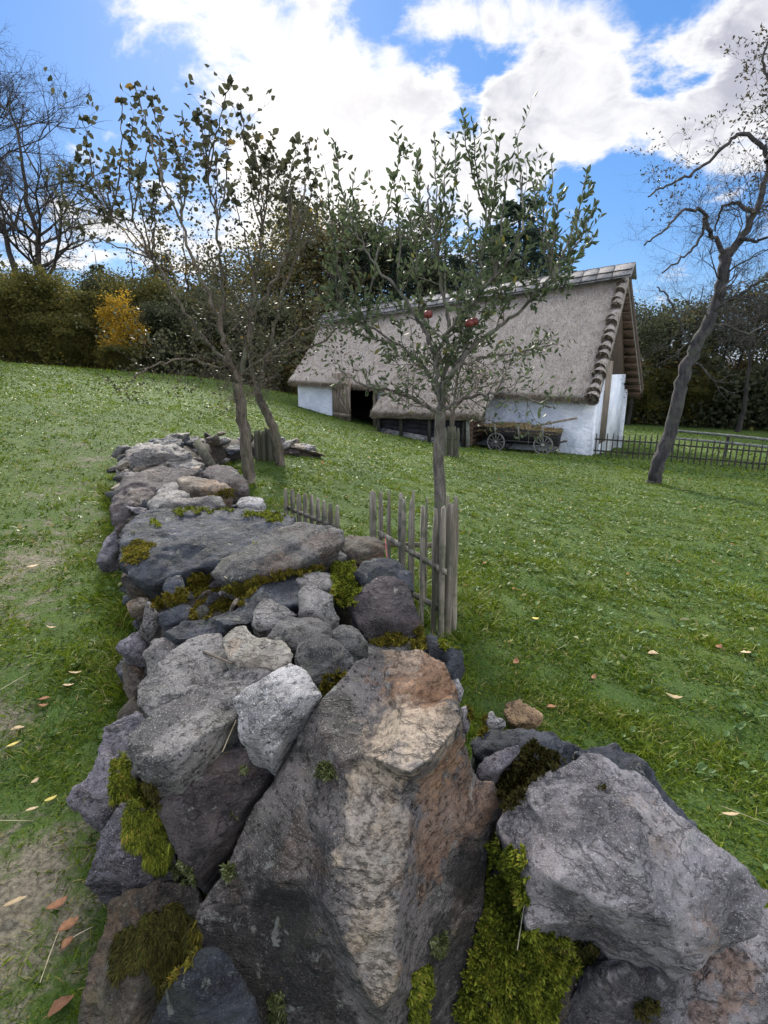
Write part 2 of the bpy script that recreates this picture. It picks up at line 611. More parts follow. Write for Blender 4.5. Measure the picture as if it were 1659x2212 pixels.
def facet(q):
    """piecewise flat broken facets"""
    ds, ps = noise.voronoi(q)
    c = ps[0]
    h = math.sin(c.x * 127.1 + c.y * 311.7 + c.z * 74.7) * 43758.5453
    h2 = math.sin(c.x * 269.5 + c.y * 183.3 + c.z * 246.1) * 43758.5453
    h3 = math.sin(c.x * 113.5 + c.y * 271.9 + c.z * 124.6) * 43758.5453
    r = Vector((h - math.floor(h) - .5, h2 - math.floor(h2) - .5, h3 - math.floor(h3) - .5))
    e = min(1.0, (ds[1] - ds[0]) * 5)
    return ((q - c).dot(r) * 2.0 + r.x * .55) * (.35 + .65 * e)


def finish_rock(name, hulls, mat, size, voxel, amp, seed, zones=None, strat=.5, smooth_it=1, detail=1.0, facets=4):
    bm = bmesh.new()
    for pts in hulls:
        sub = bmesh.new()
        if isinstance(pts, tuple):
            vs_ = [sub.verts.new(p_) for p_ in pts[0]]
            for f_ in pts[1]:
                try: sub.faces.new([vs_[i] for i in f_])
                except ValueError: pass
            bmesh.ops.recalc_face_normals(sub, faces=sub.faces)
            tmp = bpy.data.meshes.new('tmp')
            sub.to_mesh(tmp); sub.free()
            bm.from_mesh(tmp)
            bpy.data.meshes.remove(tmp)
            continue
        for p_ in pts: sub.verts.new(p_)
        r_ = bmesh.ops.convex_hull(sub, input=sub.verts)
        junk = list({g for g in r_['geom_interior'] + r_['geom_unused'] if isinstance(g, bmesh.types.BMVert)})
        bmesh.ops.delete(sub, geom=[g for g in junk if g.is_valid], context='VERTS')
        bmesh.ops.recalc_face_normals(sub, faces=sub.faces)
        tmp = bpy.data.meshes.new('tmp')
        sub.to_mesh(tmp); sub.free()
        bm.from_mesh(tmp)
        bpy.data.meshes.remove(tmp)
    me0 = bpy.data.meshes.new('tmp0')
    bm.to_mesh(me0); bm.free()
    ob = bpy.data.objects.new('tmp0', me0)
    COL.objects.link(ob)
    md = ob.modifiers.new('r', 'REMESH')
    md.mode = 'VOXEL'
    md.voxel_size = voxel
    dg = bpy.context.evaluated_depsgraph_get()
    me = bpy.data.meshes.new_from_object(ob.evaluated_get(dg))
    bpy.data.objects.remove(ob)
    bpy.data.meshes.remove(me0)
    bm = bmesh.new()
    bm.from_mesh(me)
    for _ in range(smooth_it):
        bmesh.ops.smooth_vert(bm, verts=bm.verts, factor=.5, use_axis_x=True, use_axis_y=True, use_axis_z=True)
    bm.normal_update()
    rr = random.Random(seed)
    off = Vector((rr.uniform(-50, 50), rr.uniform(-50, 50), rr.uniform(-50, 50)))
    sd = Vector((rr.uniform(-.6, .6), rr.uniform(-.6, .6), 1)).normalized()
    fz = noise.fractal
    k1, k2, k3 = 2.2 / size, 6.5 / size, 20.0 / size
    cs = np.array([tuple(v.co) for v in bm.verts])
    cc = cs.mean(0)
    rs = np.random.default_rng(seed)
    for _k in range(facets):
        nn = rs.normal(size=3); nn /= np.linalg.norm(nn)
        dd = (cs - cc) @ nn
        cut = dd.max() * rs.uniform(.92, .985)
        over = np.clip(dd - cut, 0, None)
        cs = cs - nn * (over * .85)[:, None]
    for v, c_ in zip(bm.verts, cs): v.co = c_
    bm.normal_update()
    cos = []
    for v in bm.verts:
        q = v.co + off
        d = fz(q * k1, 1.0, 2.0, 3) * .22 + facet(q * (2.6 / size)) * .6 + facet(q * (6.5 / size) + Vector((4, 1, 8))) * .50 * detail + facet(q * (15 / size)) * .20 * detail
        h = q.dot(sd) * (8.0 / size) + .5 * noise.noise(q * k1)
        fr = h - math.floor(h)
        d += strat * .16 * (fr if fr < .9 else (1 - fr) * 9)
        d += .14 * fz(q * k3, .8, 2.1, 3) * detail
        cos.append(v.co + v.normal * (d * amp * size))
    for v, c in zip(bm.verts, cos): v.co = c
    bm.to_mesh(me); bm.free()
    n = len(me.vertices)
    co = np.empty(n * 3, np.float32)
    me.vertices.foreach_get('co', co)
    co = co.reshape(-1, 3)
    cen = co.mean(0)
    z_ = {'warm': np.zeros(n), 'pale': np.zeros(n), 'dark_tone': np.zeros(n)}
    if zones:
        jit = np.array([noise.fractal(Vector(map(float, c)) * 14.0, .8, 2.1, 3) + .8 * noise.fractal(Vector(map(float, c)) * 55.0, .7, 2.1, 2) for c in co])
        for kind, c, r_, am in zones:
            dist = np.linalg.norm(co - np.array(tuple(c)), axis=1) / r_
            f = np.clip(1.2 - dist + jit * .6, 0, .36) / .36
            z_[kind] = np.maximum(z_[kind], f * am)
    for k, a_ in z_.items():
        at = me.attributes.new(k, 'FLOAT', 'POINT')
        at.data.foreach_set('value', a_.astype(np.float32))
    me.vertices.foreach_set('co', (co - cen).ravel())
    me.polygons.foreach_set('use_smooth', np.ones(len(me.polygons), bool))
    me.update()
    me.materials.clear()
    me.materials.append(mat)
    me.name = name
    o = link(name, me, None, None, Vector(map(float, cen)))
    faces = [tuple(f.vertices) for f in me.polygons]
    ROCKS.append((o, co.copy(), faces))
    return o


def yplane(v, z):
    return (CZ - z) / slope(v)


def inpoly(u, v, poly):
    c = False
    j = len(poly) - 1
    for i in range(len(poly)):
        xi, yi = poly[i]; xj, yj = poly[j]
        if (yi > v) != (yj > v) and u < (xj - xi) * (v - yi) / (yj - yi) + xi: c = not c
        j = i
    return c


def rock(name, label, outline, zc, mat, k=.7, facets=4, thick=None, front=None, amp=.05, seed=1, zones=None, strat=.5, bulge=.22, cat='stone', group=GROUP_W, detail=1.0, vox=1.0):
    us = [q[0] for q in outline]; vs = [q[1] for q in outline]
    uc, vc = sum(us) / len(us), (min(vs) + max(vs)) / 2 * .4 + .6 * sum(vs) / len(vs)
    Yc = yplane(vc, zc)

    def Yv(v): return Yc + k * (yplane(v, zc) - Yc)
    P = [pt(u, v, Yv(v)) for u, v in outline]
    cen = sum(P, Vector()) / len(P)
    size = max((a_ - b_).length for a_ in P for b_ in P)
    th = thick if thick else size * .45
    outl = [(u, v, Yv(v)) for u, v in outline]
    inner = []
    rr = random.Random(seed)

    def lift(u, v, d):
        q = pt(u, v, Yv(v))
        dirc = (Vector((0, 0, CZ)) - q).normalized()
        q = q + dirc * d
        inner.append((u, v, q.y))
    if front is None:
        a0 = rr.random() * 6.28
        for i_ in range(5):
            a_ = a0 + i_ * 1.256 + rr.uniform(-.3, .3)
            du, dv = (max(us) - min(us)) * .24 * math.cos(a_), (max(vs) - min(vs)) * .24 * math.sin(a_)
            if inpoly(uc + du, vc + dv, outline): lift(uc + du, vc + dv, size * bulge * rr.uniform(.5, 1.0))
        if not inner: lift(uc, vc, size * bulge)
    else:
        for (u, v, d) in front:
            if inpoly(u, v, outline): lift(u, v, d * size * 1.15)
    hull = solid(outl, inner, th)
    zz_ = None
    if zones:
        zz_ = [(kd, pt(u, v, Yv(v)), r_, am) for kd, u, v, r_, am in zones]
    o = finish_rock(name, [hull], mat, size, max(.005, .0048 * Yc) * vox, amp, seed, zz_, strat, detail=detail, facets=facets)
    tag(o, label, cat, group)
    return o


MAT = {}
MAT['dark'] = rock_mat('rock_blue_black', (.012, .015, .022), (.064, .072, .092), .5, .0, .4, .2, .4, (.4, .1, .3))
MAT['grey'] = rock_mat('rock_grey', (.075, .071, .071), (.27, .255, .245), .9, .08, .35, .10, .4, (.3, .5, .2))
MAT['graydark'] = rock_mat('rock_grey_dark', (.038, .037, .039), (.155, .148, .142), .8, .07, .45, .22, .35, (.6, .2, .8))
MAT['pale'] = rock_mat('rock_pale', (.19, .185, .19), (.52, .50, .50), .85, .04, .12, .06, .3, (.3, .7, .2))
MAT['cream'] = rock_mat('rock_cream', (.22, .20, .165), (.60, .55, .47), .6, .15, .15, .05, .25, (.1, .2, .6))
MAT['maroon'] = rock_mat('rock_maroon', (.026, .021, .022), (.115, .095, .096), .6, .10, .6, .06, .4, (.2, .4, .1))
MAT['purple'] = rock_mat('rock_purple', (.042, .038, .048), (.22, .205, .235), .8, .04, .3, .08, .4, (.7, .3, .4))
MAT['tan'] = rock_mat('rock_tan', (.11, .088, .068), (.34, .28, .22), .6, .4, .25, .08, .4, (.1, .8, .3))
MAT['brown'] = rock_mat('rock_brown', (.034, .028, .022), (.15, .125, .10), .6, .25, .3, .35, .45, (.9, .1, .2))
MAT['hero'] = rock_mat('rock_hero', (.032, .029, .030), (.185, .165, .158), .9, .14, .45, .12, .4, (1.2, .2, .3))
MAT['lilac'] = rock_mat('rock_lilac', (.095, .089, .097), (.37, .345, .355), .62, .10, .25, .05, .3, (.4, .9, .1))
MAT['orange'] = rock_mat('rock_orange', (.17, .10, .055), (.48, .33, .18), .8, .2, .1, .05, .2)

# the tall peaked boulder at the near end of the wall
hz = 1.25
def hp(u, v, Y): return pt(u, v, Y)
HO = [(822, 1398, 1.29), (870, 1400, 1.28), (905, 1399, 1.275), (935, 1418, 1.27), (960, 1430, 1.26), (982, 1478, 1.24), (990, 1508, 1.20), (999, 1545, 1.12), (1002, 1575, 1.17), (1010, 1615, 1.19), (1018, 1647, 1.18), (1034, 1683, 1.18), (1066, 1687, 1.18), (1090, 1727, 1.17),
      (1094, 1751, 1.16), (1066, 1779, 1.13), (1056, 1807, 1.11), (1051, 1930, 1.05), (1034, 2050, 1.0), (1005, 2270, .93), (900, 2300, .84), (760, 2300, .80), (600, 2300, .86), (485, 2280, .88), (470, 2165, .92), (422, 2100, .95), (413, 2010, .99), (430, 1960, 1.0), (480, 1890, 1.05), (510, 1820, 1.09),
      (545, 1740, 1.13), (585, 1690, 1.16), (640, 1600, 1.20), (697, 1505, 1.25), (745, 1455, 1.29), (768, 1425, 1.30)]
HI = [(848, 1450, 1.25), (842, 1510, 1.19), (795, 1570, 1.15), (905, 1440, 1.225), (900, 1478, 1.19), (862, 1500, 1.17), (905, 1514, 1.165), (950, 1502, 1.195), (945, 1460, 1.22),
      (870, 1545, 1.115), (935, 1532, 1.115), (975, 1516, 1.125), (988, 1530, 1.10), (994, 1562, 1.075), (962, 1603, 1.025), (930, 1640, .985), (886, 1668, .945), (840, 1652, .985), (792, 1632, 1.04),
      (993, 1590, 1.11), (968, 1630, 1.085), (938, 1668, 1.055), (888, 1684, 1.0), (836, 1668, 1.015), (995, 1645, 1.13), (1008, 1700, 1.14), (1045, 1740, 1.13),
      (765, 1720, 1.0), (738, 1828, .925), (722, 1848, .915), (718, 1976, .86), (734, 2008, .845), (762, 2080, .82), (818, 2182, .785), (862, 1720, .985), (880, 1768, .96), (880, 1856, .915), (866, 1956, .865), (858, 2048, .825), (858, 2136, .795),
      (810, 1700, 1.01), (800, 1780, .95), (810, 1900, .88), (800, 2010, .832), (700, 1850, .965), (690, 1980, .92), (722, 2095, .88), (785, 2205, .835), (908, 1760, 1.01), (908, 1860, .965), (892, 1960, .92), (884, 2060, .88), (880, 2160, .85),
      (700, 1600, 1.13), (650, 1750, 1.055), (600, 1700, 1.12), (560, 1840, 1.045), (500, 1878, 1.045), (600, 1903, .975), (665, 1895, .955), (620, 1955, 1.0), (520, 1950, 1.01), (500, 2060, .965), (600, 2100, .925), (680, 2200, .87), (540, 2200, .905),
      (950, 1760, 1.035), (980, 1850, 1.04), (1010, 1960, 1.02), (950, 2000, .955), (930, 2150, .89), (985, 2150, .935), (740, 1640, 1.07), (720, 1720, 1.035)]
hero_zones = [('warm', hp(900, 1440, 1.22), .09, .62), ('warm', hp(950, 1460, 1.22), .08, .75), ('warm', hp(905, 1525, 1.13), .05, .55), ('warm', hp(945, 1530, 1.12), .03, .6), ('warm', hp(975, 1640, 1.09), .07, .75), ('warm', hp(940, 1690, 1.04), .06, .55), ('warm', hp(985, 1740, 1.07), .10, .40), ('warm', hp(940, 1820, 1.0), .08, .45), ('warm', hp(1040, 1740, 1.12), .06, .35),
              ('pale', hp(840, 1580, 1.08), .075, .75), ('pale', hp(900, 1590, 1.05), .07, .85), ('pale', hp(960, 1560, 1.08), .05, .75), ('pale', hp(850, 1640, .99), .05, .85), ('pale', hp(870, 1420, 1.26), .05, .45), ('warm', hp(860, 1800, .94), .035, .5), ('warm', hp(850, 1900, .88), .03, .45), ('warm', hp(845, 2100, .81), .025, .5)]
for (u_, v_, y_, r_) in [(815, 1710, 1.0, .06), (805, 1770, .955, .065), (810, 1840, .915, .062), (800, 1900, .885, .060), (795, 1960, .855, .055), (800, 2020, .83, .050), (812, 2080, .815, .042), (825, 2140, .795, .034)]:
    hero_zones.append(('pale', hp(u_, v_, y_), r_, .95))
for (u_, v_, y_, r_) in [(600, 2000, .98, .11), (560, 2100, .95, .10), (650, 2130, .90, .09), (700, 2220, .86, .08), (640, 1960, .98, .07), (970, 2080, .93, .10), (500, 2050, .96, .08), (1015, 1880, 1.03, .06), (930, 2200, .86, .08)]:
    hero_zones.append(('dark_tone', hp(u_, v_, y_), r_, .85))  # shade of the steep lower faces and recess put into the colour
o = finish_rock('boulder', [solid(HO, HI, .34)], MAT['hero'], .62, .0052, .017, 5, hero_zones, .5, 1, 1.2, 0)
tag(o, 'biggest boulder at the near wall end, peaked, with rusty orange top and cream ridge', 'boulder', GROUP_W)

rock('boulder', 'large lilac grey boulder with an overhanging lower edge, right of the peaked boulder', [(1072, 1779), (1131, 1711), (1161, 1677), (1246, 1643), (1258, 1624), (1292, 1624), (1338, 1660), (1393, 1686), (1427, 1719), (1482, 1762), (1550, 1825), (1617, 1867), (1670, 1930), (1640, 2020), (1560, 2040), (1486, 2099), (1410, 2061), (1338, 2036), (1279, 1985), (1233, 1994), (1140, 2002), (1130, 1940), (1100, 1842)],
     .50, MAT['lilac'], k=.62, thick=.26, facets=0, front=[(1292, 1711, .06), (1381, 1753, .12), (1365, 1860, .16), (1440, 1990, .16), (1230, 1750, .09), (1200, 1900, .11), (1300, 1950, .14)], amp=.035, seed=21, cat='boulder', strat=.6,
     zones=[('warm', 1480, 1980, .05, .4), ('pale', 1400, 1800, .07, .35), ('dark_tone', 1250, 1800, .08, .35), ('warm', 1400, 1760, .03, .4)])
rock('boulder', 'purple grey boulder in the bottom right corner, under the overhanging lilac boulder', [(1195, 2260), (1225, 2160), (1262, 2100), (1380, 2060), (1486, 2085), (1560, 1990), (1640, 1965), (1760, 2010), (1780, 2290), (1500, 2330)],
     .18, MAT['lilac'], k=.5, thick=.3, amp=.05, seed=22, cat='boulder', zones=[('warm', 1560, 2080, .07, .5), ('dark_tone', 1330, 2130, .12, .9), ('dark_tone', 1240, 2160, .09, .8), ('warm', 1500, 2190, .05, .4)], bulge=.14)
rock('stone', 'low stone smothered in thick green moss, wedged between the two biggest boulders', [(1040, 1840), (1075, 1800), (1150, 1850), (1200, 1960), (1260, 2060), (1240, 2150), (1190, 2280), (960, 2290), (985, 2120), (1020, 2000)],
     .24, MAT['brown'], k=.55, thick=.3, amp=.05, seed=23, bulge=.16)
rock('stone', 'black blue flat stone lying in the grass edge behind the lilac boulder', [(1016, 1600), (1060, 1572), (1106, 1574), (1195, 1577), (1210, 1600), (1262, 1614), (1262, 1650), (1165, 1670), (1060, 1655), (1022, 1630)], .22, MAT['dark'], k=.7, thick=.25, seed=24)
rock('stone', 'long black stone sloping into the lawn, right behind the lilac boulder', [(1240, 1625), (1300, 1612), (1372, 1622), (1414, 1656), (1445, 1720), (1510, 1785), (1420, 1790), (1290, 1690)], .20, MAT['dark'], k=.7, thick=.25, seed=25)
rock('stone', 'grey wedge stone with a pale top in the mossy hollow right of the peaked boulder', [(1028, 1660), (1056, 1632), (1123, 1604), (1130, 1630), (1056, 1686), (1035, 1684)], .32, MAT['purple'], k=.6, seed=26)
rock('stone', 'small upright blue grey stone touching the right flank of the peaked boulder', [(993, 1528), (1010, 1518), (1020, 1545), (1010, 1580), (998, 1575)], .42, MAT['lilac'], k=.4, seed=27)
rock('stone', 'small jagged white stone in moss between peaked boulder and lawn', [(1045, 1552), (1062, 1530), (1072, 1548), (1092, 1552), (1094, 1570), (1055, 1575)], .22, MAT['pale'], k=.5, seed=28)
rock('stone', 'knobbly orange tan stone lying in the grass right of the wall', [(1086, 1536), (1096, 1517), (1120, 1511), (1140, 1520), (1150, 1528), (1174, 1540), (1170, 1558), (1140, 1564), (1105, 1560)], .05, MAT['orange'], k=.9, thick=.06, seed=29, amp=.11, bulge=.10, group=None)
rock('stone', 'pale granite wedge leaning on the left side of the peaked boulder', [(501, 1508), (532, 1484), (594, 1446), (626, 1431), (663, 1446), (697, 1502), (657, 1545), (622, 1575), (585, 1640), (566, 1622), (526, 1608), (513, 1583), (514, 1546)], .74, MAT['pale'], k=.5,
     thick=.12, front=[(515, 1512, .02), (560, 1500, .10), (640, 1470, .06), (640, 1510, .12), (570, 1570, .14), (600, 1560, .13), (540, 1590, .08)], amp=.035, seed=30, zones=[('dark_tone', 610, 1500, .025, .5)])
rock('stone', 'cream white stone, the brightest one, behind the granite wedge', [(476, 1378), (488, 1362), (510, 1351), (532, 1353), (557, 1372), (616, 1384), (633, 1409), (626, 1430), (594, 1444), (563, 1440), (510, 1439), (490, 1421)], .74, MAT['cream'], k=.6, amp=.05, seed=31, bulge=.2, zones=[('warm', 510, 1400, .03, .35)])
rock('stone', 'large rough grey slab on the left, just behind the cracked grey slab', [(287, 1484), (315, 1456), (367, 1400), (408, 1378), (451, 1365), (479, 1368), (496, 1390), (515, 1432), (514, 1442), (460, 1490), (400, 1525), (330, 1560), (299, 1530)], .66, MAT['grey'], k=.8, thick=.2,
     front=[(340, 1470, .03), (400, 1430, .05), (470, 1420, .04), (320, 1510, .05), (400, 1490, .07)], amp=.04, seed=32, strat=1.0)
rock('stone', 'largest grey slab on the left, block shaped with a layered front below the granite wedge', [(273, 1583), (318, 1549), (377, 1512), (439, 1484), (520, 1434), (554, 1440), (588, 1453), (520, 1502), (511, 1552), (470, 1608), (420, 1655), (383, 1689), (315, 1689), (293, 1667), (277, 1627)], .66, MAT['grey'], k=.75, thick=.22,
     front=[(371, 1533, .05), (395, 1582, .11), (439, 1588, .12), (486, 1566, .10), (450, 1530, .06), (330, 1640, .14), (390, 1640, .15)], amp=.035, seed=33, strat=1.0)
rock('stone', 'dark three cornered stone with tiny moss tufts, left of the peaked boulder', [(336, 1744), (359, 1705), (413, 1662), (466, 1630), (509, 1612), (570, 1618), (590, 1650), (570, 1690), (495, 1790), (455, 1840), (423, 1886), (395, 1865), (370, 1818), (342, 1768)], .52, MAT['maroon'], k=.5, thick=.2,
     front=[(450, 1690, .10), (420, 1760, .13), (500, 1680, .08), (430, 1820, .10)], amp=.035, seed=34)
rock('stone', 'purple grey stone jutting out on the left edge of the wall over the grass', [(228, 1570), (250, 1548), (300, 1530), (330, 1570), (300, 1640), (290, 1700), (270, 1750), (246, 1755), (221, 1788), (175, 1760), (146, 1728), (157, 1701), (185, 1690), (203, 1655), (217, 1610)], .38, MAT['purple'], k=.55, thick=.22, seed=35, front=[(230, 1640, .06), (200, 1720, .08), (250, 1690, .09)], amp=.05)
rock('stone', 'pointed purple grey stone under the hanging yellow moss on the left', [(215, 1796), (246, 1748), (290, 1725), (340, 1770), (375, 1835), (392, 1895), (330, 1915), (267, 1928), (246, 1899), (178, 1912), (200, 1852)], .32, MAT['purple'], k=.5, thick=.2, seed=36, front=[(260, 1800, .05), (230, 1860, .08), (300, 1850, .10), (280, 1890, .10)])
rock('stone', 'big brown stone in the bottom left corner coated in dark moss', [(240, 1938), (310, 1915), (367, 1900), (425, 1910), (440, 2000), (440, 2050), (406, 2090), (374, 2130), (352, 2180), (340, 2290), (140, 2290), (175, 2153), (189, 2082), (222, 2003)], .16, MAT['brown'], k=.5, thick=.25, seed=37, front=[(240, 2080, .03), (320, 2030, .10), (300, 2150, .14), (260, 2240, .12)],
     zones=[('dark_tone', 330, 2060, .10, .6)])
rock('stone', 'steep blue grey stone at the bottom edge, against the foot of the peaked boulder', [(318, 2230), (350, 2150), (377, 2112), (423, 2055), (459, 2036), (495, 2060), (560, 2180), (580, 2300), (330, 2310)], .28, MAT['dark'], k=.45, thick=.25, seed=38, bulge=.15, amp=.04)
rock('stone', 'dark crevice stone between the brown mossy stone and the peaked boulder', [(360, 1890), (420, 1880), (450, 1960), (450, 2060), (420, 2060), (380, 1990)], .16, MAT['brown'], k=.4, thick=.2, seed=39)
rock('stone', 'dark rounded stone behind the granite wedge, next to the cream stone', [(632, 1424), (640, 1395), (660, 1375), (690, 1362), (722, 1380), (756, 1402), (772, 1440), (745, 1458), (705, 1480), (660, 1468)], .72, MAT['graydark'], k=.5, seed=40, amp=.04)
rock('stone', 'smooth grey stone behind the peak of the boulder, right of the dark rounded stone', [(716, 1362), (745, 1345), (775, 1358), (797, 1392), (790, 1422), (750, 1425), (725, 1395)], .74, MAT['graydark'], k=.5, seed=41)
rock('stone', 'wide rounded grey stone behind the dark rounded stone', [(572, 1376), (597, 1343), (625, 1329), (678, 1331), (717, 1350), (722, 1382), (690, 1400), (640, 1410), (600, 1390)], .74, MAT['graydark'], k=.55, seed=42, amp=.04)
rock('stone', 'grey boulder with blunt nose between cream stone and the long curved stone', [(541, 1350), (547, 1315), (558, 1294), (575, 1288), (604, 1302), (642, 1326), (620, 1345), (585, 1368), (555, 1362)], .76, MAT['grey'], k=.5, seed=43, amp=.045)
rock('stone', 'blocky upright grey stone in the middle of the wall, below bright moss', [(643, 1326), (644, 1280), (650, 1262), (680, 1262), (719, 1283), (722, 1311), (738, 1335), (705, 1355), (660, 1345)], .76, MAT['grey'], k=.4, seed=44, amp=.03)
rock('stone', 'flat pale grey stone lying behind the blocky upright stone', [(636, 1250), (655, 1238), (710, 1234), (722, 1250), (716, 1272), (650, 1272)], .74, MAT['grey'], k=.7, seed=45)
rock('stone', 'long curved blue black stone below the golden moss', [(340, 1366), (394, 1342), (451, 1334), (504, 1316), (533, 1288), (568, 1256), (629, 1238), (652, 1251), (648, 1308), (593, 1310), (560, 1345), (480, 1364), (412, 1380), (360, 1384)], .70, MAT['dark'], k=.8, thick=.2, seed=46, amp=.03, strat=.3)
rock('stone', 'broad blue black slab with moss along its top, widest in the wall', [(262, 1140), (302, 1107), (380, 1096), (504, 1098), (593, 1099), (643, 1112), (632, 1140), (560, 1190), (468, 1216), (397, 1234), (326, 1264), (276, 1240), (257, 1212), (258, 1172)], .74, MAT['dark'], k=.62, thick=.25,
     front=[(320, 1150, .02), (450, 1130, .03), (560, 1120, .02), (330, 1200, .05), (440, 1170, .05)], amp=.028, seed=47, strat=1.2)
rock('stone', 'tilted dark flat stone with a brown broken edge, propped on the broad slab', [(456, 1239), (476, 1206), (540, 1174), (604, 1137), (650, 1121), (700, 1130), (742, 1144), (748, 1166), (689, 1200), (611, 1232), (540, 1248), (479, 1256)], .82, MAT['graydark'], k=.55, thick=.10,
     front=[(465, 1238, .02), (575, 1200, .05), (646, 1168, .05), (717, 1142, .02), (600, 1165, .03), (520, 1210, .04)], amp=.022, seed=48, strat=.6, zones=[('warm', 700, 1170, .09, .14), ('warm', 600, 1222, .08, .14)])
rock('stone', 'small square grey stone at the right tip of the tilted flat stone', [(690, 1200), (728, 1182), (752, 1201), (720, 1217), (693, 1222)], .74, MAT['grey'], k=.5, seed=49, strat=.2)
rock('stone', 'dark block with sloping face left of the tree guard, above the peaked boulder', [(752, 1302), (780, 1268), (815, 1243), (845, 1242), (878, 1257), (894, 1296), (914, 1342), (896, 1370), (843, 1368), (796, 1386), (772, 1352)], .72, MAT['maroon'], k=.4, thick=.2, seed=50, amp=.035, front=[(800, 1275, .04), (860, 1275, .05), (830, 1340, .14), (870, 1340, .10)])
rock('stone', 'ridged dark stone with flaking top behind the sloping dark block', [(765, 1236), (782, 1211), (807, 1204), (853, 1209), (889, 1234), (896, 1275), (850, 1275), (790, 1275)], .72, MAT['dark'], k=.5, seed=51, strat=1.2)
rock('stone', 'layered brown slab end beside the left stakes of the tree guard', [(734, 1168), (750, 1154), (806, 1158), (830, 1172), (830, 1202), (770, 1212), (742, 1195)], .55, MAT['brown'], k=.5, seed=52, strat=1.3)
rock('stone', 'blue grey stone with mossy top at the foot of the tree guard', [(917, 1375), (930, 1362), (955, 1380), (1000, 1400), (1004, 1450), (985, 1482), (950, 1440), (920, 1420)], .50, MAT['dark'], k=.4, seed=53)
rock('stone', 'small pale stone below the mossy topped stone, above the grass', [(970, 1468), (990, 1462), (1003, 1490), (995, 1515), (978, 1510)], .42, MAT['pale'], k=.4, seed=54)
rock('stone', 'pale tan slab with a sharp left point, near the far bend of the wall', [(376, 1031), (398, 1027), (433, 1031), (462, 1034), (501, 1050), (499, 1064), (426, 1069), (394, 1061)], .72, MAT['tan'], k=.35, thick=.2, seed=55, amp=.03)
rock('stone', 'tall dark maroon stone face spotted with white lichen, left side of the wall', [(245, 1062), (270, 1027), (326, 1008), (383, 1006), (433, 1016), (400, 1034), (340, 1062), (318, 1090), (284, 1120), (245, 1148), (238, 1098)], .62, MAT['maroon'], k=.45, thick=.45, seed=56, amp=.035)
rock('stone', 'round maroon stone in front of the left tree trunk', [(430, 1022), (450, 1006), (475, 1001), (500, 1006), (538, 1040), (536, 1061), (500, 1064), (460, 1045)], .66, MAT['maroon'], k=.4, thick=.35, seed=57, amp=.03)
rock('stone', 'flat grey layered stone just behind the broad blue black slab', [(314, 1078), (362, 1059), (398, 1061), (415, 1075), (480, 1072), (490, 1092), (430, 1104), (330, 1102)], .68, MAT['grey'], k=.5, seed=58, strat=1.2)
rock('stone', 'flat whitish stone on the right edge, between broad slab and left tree', [(506, 1086), (525, 1070), (568, 1072), (577, 1088), (561, 1098), (515, 1096)], .60, MAT['pale'], k=.5, seed=59)
rock('stone', 'grey stone tucked under the sharp pointed tan slab', [(332, 1062), (370, 1040), (400, 1044), (405, 1066), (350, 1074)], .66, MAT['grey'], k=.5, seed=60)
rock('stone', 'long grey cap stone at the far corner of the wall', [(268, 976), (302, 953), (319, 961), (383, 962), (418, 974), (400, 988), (326, 994), (270, 996)], .72, MAT['grey'], k=.3, thick=.35, seed=61, strat=1.2)
rock('stone', 'grey corner stone on the left bend, under the long cap stone', [(250, 1008), (256, 992), (284, 982), (330, 985), (318, 1008), (291, 1022), (252, 1036)], .60, MAT['graydark'], k=.3, thick=.4, seed=62)
rock('stone', 'sloping grey stone beside the leaning grey plank', [(330, 1008), (352, 985), (400, 983), (440, 1000), (436, 1018), (360, 1016)], .60, MAT['grey'], k=.35, thick=.35, seed=63, strat=1.2)
rock('stone', 'purple stone with grass at its foot, low on the left side below the maroon face', [(226, 1160), (250, 1140), (268, 1150), (265, 1190), (240, 1215), (205, 1215)], .30, MAT['purple'], k=.4, seed=64)
rock('stone', 'brown stone under the left end of the broad slab', [(262, 1240), (300, 1250), (350, 1258), (356, 1290), (300, 1292), (268, 1275)], .56, MAT['brown'], k=.4, seed=65)
rock('stone', 'round blue grey cobble in front of the broad slab', [(348, 1268), (360, 1245), (392, 1239), (400, 1275), (380, 1290), (360, 1290)], .72, MAT['dark'], k=.35, seed=66)
rock('stone', 'thin pinkish flat stone on the left side, above the grey blade stone', [(268, 1300), (300, 1288), (326, 1290), (324, 1312), (275, 1318)], .55, MAT['tan'], k=.4, seed=67, strat=1.2)
rock('stone', 'upright grey blade stone on the left side of the wall', [(300, 1370), (316, 1296), (324, 1294), (342, 1320), (342, 1362), (320, 1380)], .58, MAT['grey'], k=.3, seed=68, strat=1.)
rock('stone', 'dark flat stone beneath the golden moss, behind the long curved stone', [(336, 1326), (398, 1302), (418, 1310), (404, 1342), (350, 1356)], .64, MAT['dark'], k=.6, seed=69)
rock('stone', 'thin layered grey stone sticking out of the left side over the grass', [(246, 1394), (296, 1360), (322, 1375), (310, 1425), (270, 1418)], .48, MAT['purple'], k=.4, seed=70, strat=1.5)
rock('stone', 'lumpy light grey stone at the left end of the long curved stone', [(306, 1410), (330, 1378), (395, 1370), (420, 1384), (370, 1440), (320, 1462)], .62, MAT['grey'], k=.5, seed=71)
rock('stone', 'low dark stone half sunk in the grass at the left foot of the wall', [(262, 1430), (300, 1420), (318, 1470), (290, 1520), (268, 1490)], .34, MAT['brown'], k=.4, seed=72)
rock('stone', 'dark base stone under the rough grey slabs, at the grass edge', [(250, 1540), (290, 1500), (330, 1560), (300, 1620), (255, 1610)], .25, MAT['brown'], k=.4, seed=73)
rock('stone', 'flat shadowed stone behind the cream stone, under the moss', [(500, 1330), (560, 1300), (600, 1330), (560, 1385), (510, 1360)], .60, MAT['graydark'], k=.6, seed=74)
